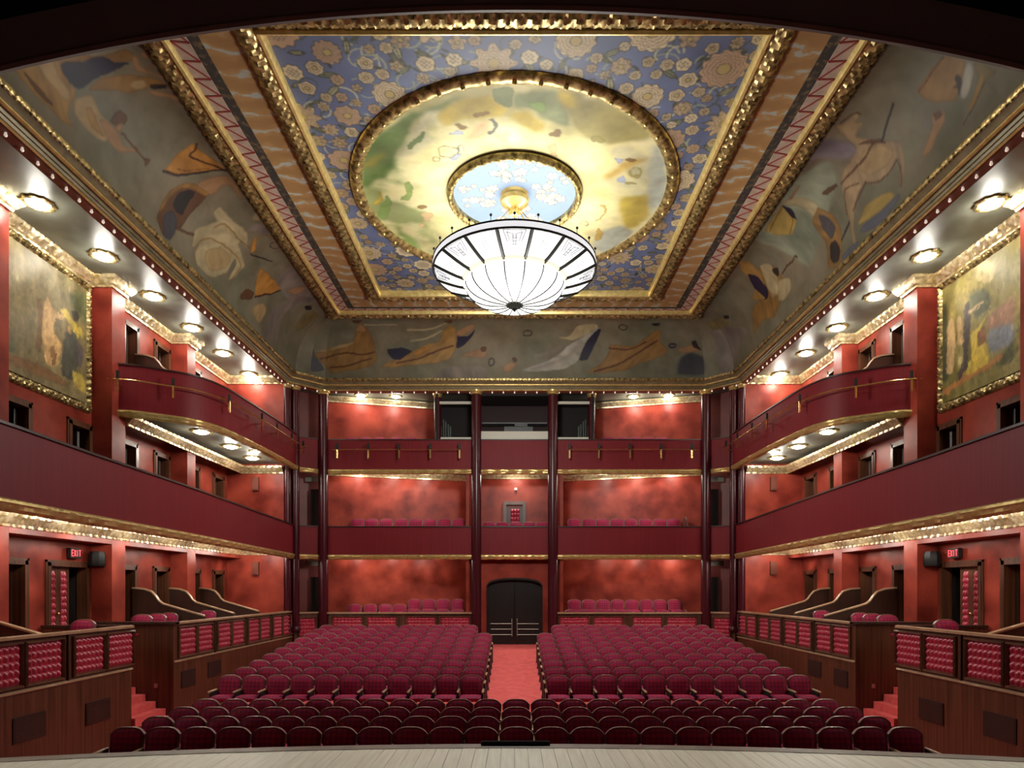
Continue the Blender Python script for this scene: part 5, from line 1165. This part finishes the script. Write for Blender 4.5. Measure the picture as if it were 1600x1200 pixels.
# ------------------------------------------------------------------ side boxes on the ground floor
NT, NF = tuft_mesh(.88, .68, 7, 5), frame_mesh(.88, .68)
FT, FF = tuft_mesh(.80, .68, 7, 5), frame_mesh(.80, .68)
def box_front(mx):
    sd = SIDE[mx]; sg = 1 if mx else -1; rot = (0, 0, PI / 2 if not mx else -PI / 2)
    x = -8.45
    t = empty('theatre_box', (sg * 8.45, 11.7, -.04)); tag(t, 'near wooden box front with tufted red panels, %s side by the stage' % sd, 'theatre box', 'side box fronts')
    MB().box(x - .12, x, 8.3, 14.4, -.4, 2.14).box(x - 1.9, x - .12, 14.28, 14.4, -.4, 2.14).build('wood_panelling', M_WOOD, t, mx, smooth=False)
    MB().sweep([(x, 8.3), (x, 14.4), (x - 1.9, 14.4)][:2], [(-.16, 2.14), (-.16, 2.19), (.0, 2.205), (.06, 2.19), (.06, 2.14)][::-1]).build('top_rail', M_WOODL, t, mx)
    MB().box(x - 1.9, x - .1, 14.25, 14.44, 2.14, 2.2).build('end_rail', M_WOODD, t, mx)
    MB().sweep([(x, 8.3), (x, 14.4)], [(0, 1.21), (.03, 1.215), (.04, 1.24), (.02, 1.265), (0, 1.27)]).build('dado_rail', M_WOODL, t, mx)
    for y in (13.97, 12.95, 11.72, 10.70, 9.48):
        fo = inst('panel_frame', NF, t, (sg * -x, y, 1.70), rot); inst('tufted_panel', NT, fo, (0, 0, 0), world=False)
    for y in (12.335, 10.09): MB().box(x, x + .035, y - .02, y + .02, 1.27, 2.14).build('mullion', M_WOODD, t, mx)
    VM = mat('dark_vent', (.022, .014, .012), None, .4)
    for y0, y1, z in ((12.85, 13.63, .30), (10.98, 11.75, .37)):
        v = MB().box(x, x + .02, y0, y1, z, z + .44).build('vent', VM, t, mx, smooth=False)
        mb = MB()
        for i in range(10): mb.box(x + .02, x + .028, y0 + .03, y1 - .03, z + .03 + i * .04, z + .045 + i * .04)
        mb.build('vent_slats', M_WOODD, v, mx, smooth=False)['kind'] = 'stuff'
    x = -8.2
    t = empty('theatre_box', (sg * 8.2, 19.8, -.04)); tag(t, 'long far wooden box front with eight tufted panels, %s side' % sd, 'theatre box', 'side box fronts')
    MB().box(x - .12, x, 15.7, 24.0, -.4, 2.14).box(XW, x - .12, 15.7, 15.82, -.4, 2.14).build('wood_panelling', M_WOOD, t, mx, smooth=False)
    MB().sweep([(-10.25, 15.7), (x, 15.7), (x, 24.0)][1:], [(-.16, 2.14), (-.16, 2.19), (.0, 2.205), (.06, 2.19), (.06, 2.14)][::-1]).build('top_rail', M_WOODL, t, mx)
    MB().box(-10.3, x + .06, 15.64, 15.86, 2.145, 2.207).build('end_rail', M_WOODD, t, mx)
    MB().sweep([(x, 15.7), (x, 24.0)], [(0, 1.21), (.03, 1.215), (.04, 1.24), (.02, 1.265), (0, 1.27)]).build('dado_rail', M_WOODL, t, mx)
    for i in range(4):
        for dy in (.63, 1.56):
            fo = inst('panel_frame', FF, t, (sg * -x, 15.7 + i * 2.06 + dy, 1.70), rot); inst('tufted_panel', FT, fo, (0, 0, 0), world=False)
        if i: MB().box(x, x + .035, 15.7 + i * 2.06 + .05, 15.7 + i * 2.06 + .1, 1.27, 2.14).build('mullion', M_WOODD, t, mx)
    for y0, y1, z in ((16.05, 16.75, .55), (17.45, 18.2, .62)):
        MB().box(x, x + .02, y0, y1, z, z + .42).build('vent', VM, t, mx, smooth=False)
    o = MB().box(x - .45, x - .37, 15.66, 15.70, .62, .72).build('socket_plate', M_STEEL, None, mx); tag(o, 'small steel socket plate beside the %s box stairs' % sd, 'socket')
    struct(MB().box(XW, -8.5, 8.3, 14.3, BOXF - .2, BOXF).box(XW, -8.3, 15.8, 24.0, BOXF - .2, BOXF).box(XW, -10.0, 14.3, 15.8, BOXF - .2, BOXF).build('floor_box_' + sd, M_CARPET, None, mx, smooth=False))
    st = empty('stairs', (sg * 9.0, 15.05, -.04)); tag(st, 'red carpeted steps climbing between the %s boxes' % sd, 'stairs')
    for i in range(-2, 8):
        MB().box(-10.1, -8.38 - .24 * i, 14.42, 15.68, -.36 + .17 * max(i - 1, 0), .10 + .17 * i + .03).build('step', M_CARPET, st, mx, smooth=False)
    # curved partitions between boxes
    def partition(y, dz, label, dx=0):
        pr = [(a + dx, b) for a, b in [(-10.38, 3.0), (-10.05, 2.97), (-9.85, 2.90), (-9.74, 2.78), (-9.66, 2.66), (-9.56, 2.58), (-9.4, 2.53), (-8.4, 2.24)]]
        p = empty('box_partition', (sg * 9.4, y, 1.45 + dz)); tag(p, label, 'partition', 'box partitions')
        mb = MB()
        for (xa, za), (xb, zb) in zip(pr, pr[1:]):
            mb.elev([(xa, 1.45 + dz), (xb, 1.45 + dz), (xb, zb + dz), (xa, za + dz)], y - .035, y + .035)
        mb.build('panel', M_WOODD, p, mx, smooth=False)
        c = MB(); c.grid([[(a, y - .06, b + dz), (a, y - .06, b + dz + .035), (a, y, b + dz + .05), (a, y + .06, b + dz + .035), (a, y + .06, b + dz), (a, y - .06, b + dz)] for a, b in pr]); c.build('cap_rail', M_WOODL, p, mx)
    for i, y in enumerate((17.75, 19.6, 21.5)):
        partition(y, 0, '%s curved wooden partition between the %s far boxes' % (['nearest', 'middle', 'farthest'][i], sd))
    partition(12.0, -.12, 'sloping wooden partition in the %s near box by the stage' % sd, -.22)
    partition(17.9, 6.4, 'curved wooden partition on the %s upper balcony' % sd)
box_front(False); box_front(True)

# ------------------------------------------------------------------ chandelier
def chandelier():
    X, Y = 0, DY
    t = empty('chandelier', (X, Y, 9.8)); tag(t, 'huge opal glass bowl chandelier with bronze ribs hanging from the dome', 'chandelier')
    R1, R2, ZT, ZR = 1.96, 1.22, 10.86, 10.43
    N = 16; off = PI / N
    def rad(s): return R2 + (R1 - R2) * s, ZR + (ZT - .16 - ZR) * (s ** 1.25)
    pl = MB(); c = (X, Y, 0)
    for i in range(N):
        a0, a1 = 2 * PI * i / N + off, 2 * PI * (i + 1) / N + off
        P = []
        for j in range(6):
            a = a0 + (a1 - a0) * j / 5
            P.append([(X + rad(s)[0] * math.cos(a), Y + rad(s)[0] * math.sin(a), rad(s)[1]) for s in (0, .25, .5, .75, 1)])
        o = MB().grid(P).build('skirt_pane', M_SHADE, t)
        am = (a0 + a1) / 2
        # leaded motif on every second pane
        mb = MB()
        def q(s, b): r, z = rad(s); return (X + (r + .012) * math.cos(am + b), Y + (r + .012) * math.sin(am + b), z - .012)
        if i % 2:
            for s0, b0, s1, b1 in ((.95, -.13, .95, .13), (.95, -.13, .55, -.09), (.95, .13, .55, .09), (.88, -.09, .6, -.06), (.88, .09, .6, .06), (.88, -.09, .82, -.02), (.88, .09, .82, .02), (.82, -.02, .45, -.015), (.82, .02, .45, .015), (.7, -.03, .7, .03), (.6, -.03, .6, .03), (.5, -.03, .5, .03)):
                mb.tube([q(s0, b0), q(s1, b1)], .006, 4)
        else:
            for s in (.5, .58, .66):
                for b in (-.025, .02): mb.tube([q(s, b), q(s + .04, b)], .005, 4)
        mb.build('leaded_motif', M_RIB, o)
    for i in range(N):
        a = 2 * PI * i / N + off
        pts = [(X + (rad(s)[0] + .005) * math.cos(a), Y + (rad(s)[0] + .005) * math.sin(a), rad(s)[1] - .005) for s in (0, .25, .5, .75, 1)]
        MB().tube(pts, .042, 6).build('rib', M_RIB, t)
    MB().lathe([(R1, ZT - .16), (R1 + .02, ZT - .08), (R1, ZT)], 64, c).build('rim_band', M_SHADE, t)
    for z, r in ((ZT, .022), (ZT - .165, .026)):
        MB().tube([(X + R1 * math.cos(2 * PI * i / 64), Y + R1 * math.sin(2 * PI * i / 64), z) for i in range(65)], r, 6).build('rim_ring', M_RIB, t)
    MB().lathe([(R2 + .07, ZR + .03), (R2 + .05, ZR - .02), (R2, ZR - .05), (R2 - .04, ZR - .03), (R2 - .04, ZR)], 64, c).build('bowl_ring', mat('pale_gilt_ring', (.8, .74, .5), None, .3, metal=.4, emit=(1, .95, .75), estr=.8), t)  # lit look of the gilt ring added as emission
    prof = [(R2 - .03 - (R2 - .03) * (1 - math.cos(b)) if False else (R2 - .03) * math.cos(b) ** .75, ZR - .04 - .50 * math.sin(b)) for b in [PI / 2 * k / 12 for k in range(12)]] + [(.02, ZR - .545)]
    for i in range(N):
        a0, a1 = 2 * PI * i / N + off, 2 * PI * (i + 1) / N + off
        P = [[(X + r * math.cos(a0 + (a1 - a0) * j / 4), Y + r * math.sin(a0 + (a1 - a0) * j / 4), z) for r, z in prof] for j in range(5)]
        MB().grid(P).build('bowl_pane', M_BOWL, t)
        MB().tube([(X + (r + .006) * math.cos(a0), Y + (r + .006) * math.sin(a0), z - .012) for r, z in prof], .016, 6).build('bowl_rib', M_RIB, t)
    MB().lathe([(r * .97, z + .03) for r, z in prof], 48, c).build('glow_block_liner', M_WHITE, t)  # added unseen liner, blocks the panes' glow towards the dome
    MB().lathe([(.20, ZR - .50), (.21, ZR - .55), (.14, ZR - .60), (.05, ZR - .63), (.03, ZR - .69), (.001, ZR - .70)], 20, c).build('finial', mat('black_bronze', (.003, .003, .0025), None, .7, spec=0), t)
    for i in range(24):
        a = 2 * PI * i / 24
        x, y = X + R1 * math.cos(a), Y + R1 * math.sin(a)
        mb = MB().tube([(x, y, ZT), (x, y, ZT + .12)], .007, 5); mb.ball((x, y, ZT + .14), .032, 8, 5)
        mb.build('rim_finial', M_RIB, t)
    for i in range(8):
        a = 2 * PI * (i + .5) / 8
        MB().tube([(X + r * math.cos(a), Y + r * math.sin(a), z) for r, z in ((.12, 12.2), (.5, 11.75), (1.2, 11.15), (R1 - .03, ZT))], .011, 5).build('chain', M_BRASS, t)
    MB().lathe([(.001, 12.05), (.10, 12.07), (.14, 12.16), (.10, 12.24), (.22, 12.30), (.33, 12.36), (.36, 12.44), (.30, 12.52), (.34, 12.58), (.001, 12.6)], 28, c).build('ceiling_rose', M_GOLD, t)
    for i in range(8):
        a = 2 * PI * i / 8
        point('lamp_glow', (X + 1.55 * math.cos(a), Y + 1.55 * math.sin(a), 10.84), CH_UP, t, .31, (1, .96, .80))
    point('under_bowl_fill', (X, Y, 8.5), CH_DOWN, t, .5, (1, .975, .90))  # unseen point lamp added below the glass, also lights the outer ceiling
chandelier()

# ------------------------------------------------------------------ theatre seats
def seat_meshes():
    def rec(z): return .02 + (z - .38) * .17
    def top(x): return .91 - .105 * abs(x / .266) ** 3.3
    pad = []
    for i in range(11):
        a = -1 + .2 * i; r = []
        for j in range(8):
            b = j / 7; x = .236 * a; z = .40 + (top(x) - .028 - .40) * b
            x *= 1 - .05 * (1 - b) ** 2
            r.append((x, rec(z) - .012 - .045 * (1 - a ** 4) * (1 - (2 * b - 1) ** 6), z))
        pad.append(r)
    back = MB().grid(pad).mesh('backrest', M_FAB)
    ol = [(-.25, .36), (-.255, .6)] + [(x, top(x)) for x in [-.266 + .532 * i / 14 for i in range(15)]] + [(.255, .6), (.25, .36)]
    loops = []
    for y, s in ((.055, .90), (.05, .98), (.02, 1.0), (-.008, .985), (-.014, .93)):
        loops.append([(x * s, rec(z) + y, .62 + (z - .62) * s) for x, z in ol])
    mb = MB(); n = len(ol)
    P = [[loops[k][i] for k in range(len(loops))] for i in range(n)]
    mb.grid(P, True); mb.add(loops[0], [tuple(range(n))]); mb.add(loops[-1], [tuple(range(n))[::-1]])
    shell = mb.mesh('back_shell', M_SHELL)
    P = []
    for i in range(9):
        a = -1 + .25 * i; r = []
        for yy, zz in ((.02, .47), (-.1, .50), (-.25, .515), (-.36, .50), (-.415, .46), (-.42, .42), (-.39, .38), (.0, .36), (.02, .47)):
            r.append((.232 * a, yy, .44 + (zz - .44) * (1 - .35 * a ** 6)))
        P.append(r)
    mb = MB().grid(P); m = 9
    mb.f.append(tuple(range(m - 1))); mb.f.append(tuple(range(8 * m, 8 * m + m - 1))[::-1])
    cush = mb.mesh('seat_cushion', M_FAB)
    mb = MB(); P = []
    for y, hw, z1 in ((-.36, .012, .595), (-.34, .026, .605), (-.1, .026, .612), (.03, .022, .612)):
        P.append([(-hw, y, z1 - .03), (-hw, y, z1 - .006), (-hw * .6, y, z1), (hw * .6, y, z1), (hw, y, z1 - .006), (hw, y, z1 - .03), (-hw, y, z1 - .03)])
    mb.grid(P); mb.f.append(tuple(range(6))); arm = mb.mesh('armrest', M_WOODL)
    post = MB().box(-.014, .014, -.28, .04, .02, .58).box(-.03, .03, -.25, .06, 0, .02).mesh('stanchion', M_METAL, smooth=False)
    base = MB().box(-.2, .2, -.02, .03, .02, .40).box(-.03, .03, -.2, .1, 0, .36).box(-.16, .16, -.22, .12, 0, .02).mesh('pedestal', M_METAL, smooth=False)
    return back, shell, cush, arm, post, base
S_BACK, S_SHELL, S_CUSH, S_ARM, S_POST, S_BASE = seat_meshes()
PITCH = .5465
def seat(loc, label, group, rz=0, arms=(1,), box=False):
    t = empty('theatre_chair' if not box else 'box_chair', loc, rz); tag(t, label, 'theatre chair' if not box else 'chair', group)
    for nm, me in (('backrest', S_BACK), ('back_shell', S_SHELL), ('seat_cushion', S_CUSH)):
        o = bpy.data.objects.new(nm, me); o.parent = t; col.objects.link(o)
    if box:
        o = bpy.data.objects.new('pedestal', S_BASE); o.parent = t; col.objects.link(o)
    else:
        for s in arms:
            for nm, me in (('armrest', S_ARM), ('stanchion', S_POST)):
                o = bpy.data.objects.new(nm, me); o.parent = t; o.location = (s * PITCH / 2, 0, 0); col.objects.link(o)
    return t
# raised rows, counted from the cross aisle to the back
for r in range(10):
    y = 14.75 + .85 * r - .08
    for sg, sd in ((-1, 'left'), (1, 'right')):
        for i in range(11):
            if r >= 8 and i == 0: continue
            x = sg * (.70 + PITCH * (i + .5))
            arms = [1] + ([-1] if (sg < 0 and i == 10) or (sg > 0 and (i == 0 or (r >= 8 and i == 1))) else [])
            seat((x, y, floor_z(y)), 'plum chair %s from the carpet aisle in %s raised row, %s block' % (ORD[i + 1], ORD[r + 1], sd), 'raised stalls seats', 0, arms)
for r in range(4):
    y = 10.05 + .85 * r - .08
    for i in range(-11, 12):
        lb = 'middle plum chair in the %s row from the stage' % ORD[r + 1] if i == 0 else 'plum chair %s %s of centre in the %s row from the stage' % (ORD[abs(i)], 'left' if i < 0 else 'right', ORD[r + 1])
        seat((i * .545 + .03, y, -.04), lb, 'front stalls seats', 0, [1] + ([-1] if i == -11 else []))
# chairs in the boxes and balconies
def boxrow(xs, y, z, what, group, f=None):
    n = len(xs)
    for i, x in enumerate(xs):
        seat((x, y if f is None else f(x), z), '%s, %s from its left end' % (what, ORD[i + 1]), group, 0, box=True)
ux = lambda u, y: (u - 804) / 1020 * y
yb = lambda x: 25.05 + (7.2 - abs(x)) * .17
boxrow([ux(440 + q / 4, 25.6) for q in (457, 555, 648, 737)], 25.54, 1.5, 'red chair in lower back row of the left rear box', 'rear box chairs')
o = MB().box(-4.3, -1.8, 25.22, 26.3, 1.5, 1.7).build('floor_box_rear_tier', M_CARPET, smooth=False); struct(o)
boxrow([ux(440 + q / 4, 25.7) for q in (830, 920, 1010, 1100)], 25.67, 1.70, 'red chair in raised back row of the left rear box', 'rear box chairs')
boxrow([ux(440 + q / 4, 25.1) for q in (830, 920, 1010, 1100)], 25.14, 1.3, 'red chair in front row of the left rear box', 'rear box chairs')
boxrow([ux(800 + q / 4, 25.6) for q in (390, 480, 570, 660, 750, 840, 925, 1015)], 25.54, 1.68, 'red chair in back row of the right rear box', 'rear box chairs')
boxrow([ux(800 + q / 4, 25.1) for q in (370, 460, 550, 635, 725)], 25.14, 1.3, 'red chair in front row of the right rear box', 'rear box chairs')
boxrow([ux(440 + q / 4, 25.3) for q in (470, 555, 650, 745, 835, 925, 1015, 1105)], 25.35, B1F + .12, 'dark red chair on the left lower rear balcony', 'rear balcony chairs')
boxrow([ux(800 + q / 4, 25.3) for q in (390, 485, 570, 660, 745, 840, 930, 1015)], 25.35, B1F + .12, 'dark red chair on the right lower rear balcony', 'rear balcony chairs')
boxrow([ux(440 + q / 4, 25.1) for q in (420, 510, 605, 710, 800)], 25.35, B2F + .12, 'dark red chair on the left upper rear balcony', 'rear balcony chairs')
boxrow([ux(800 + q / 4, 25.1) for q in (610, 700, 785, 870, 950)], 25.35, B2F + .12, 'dark red chair on the right upper rear balcony', 'rear balcony chairs')
boxrow([ux(u, 25.2) for u in (764, 785, 806, 827, 848)], 25.4, B1F, 'dark red chair on the central lower balcony', 'rear balcony chairs')
for z, lv in ((1.3, 'rear box'), (B1F + .12, 'lower rear balcony')):
    seat((6.65, 25.05, z), 'dark chair turned sideways at the right end of the %s, right side' % lv, 'turned chairs', PI / 2, box=True)
for sg, sd in ((-1, 'left'), (1, 'right')):
    seat((sg * 9.25, 13.9, 1.44), 'red chair showing above the near %s box front' % sd, 'side box chairs', 0, box=True)
    for i, y in enumerate((16.1, 16.75, 17.35)):
        seat((sg * 9.25, y, 1.46), '%s red chair just inside the far %s box' % (['nearest', 'second', 'third'][i], sd), 'side box chairs', 0, box=True)
    seat((sg * 9.1, 19.25, 1.46), 'red chair between the curved partitions of the %s boxes' % sd, 'side box chairs', 0, box=True)
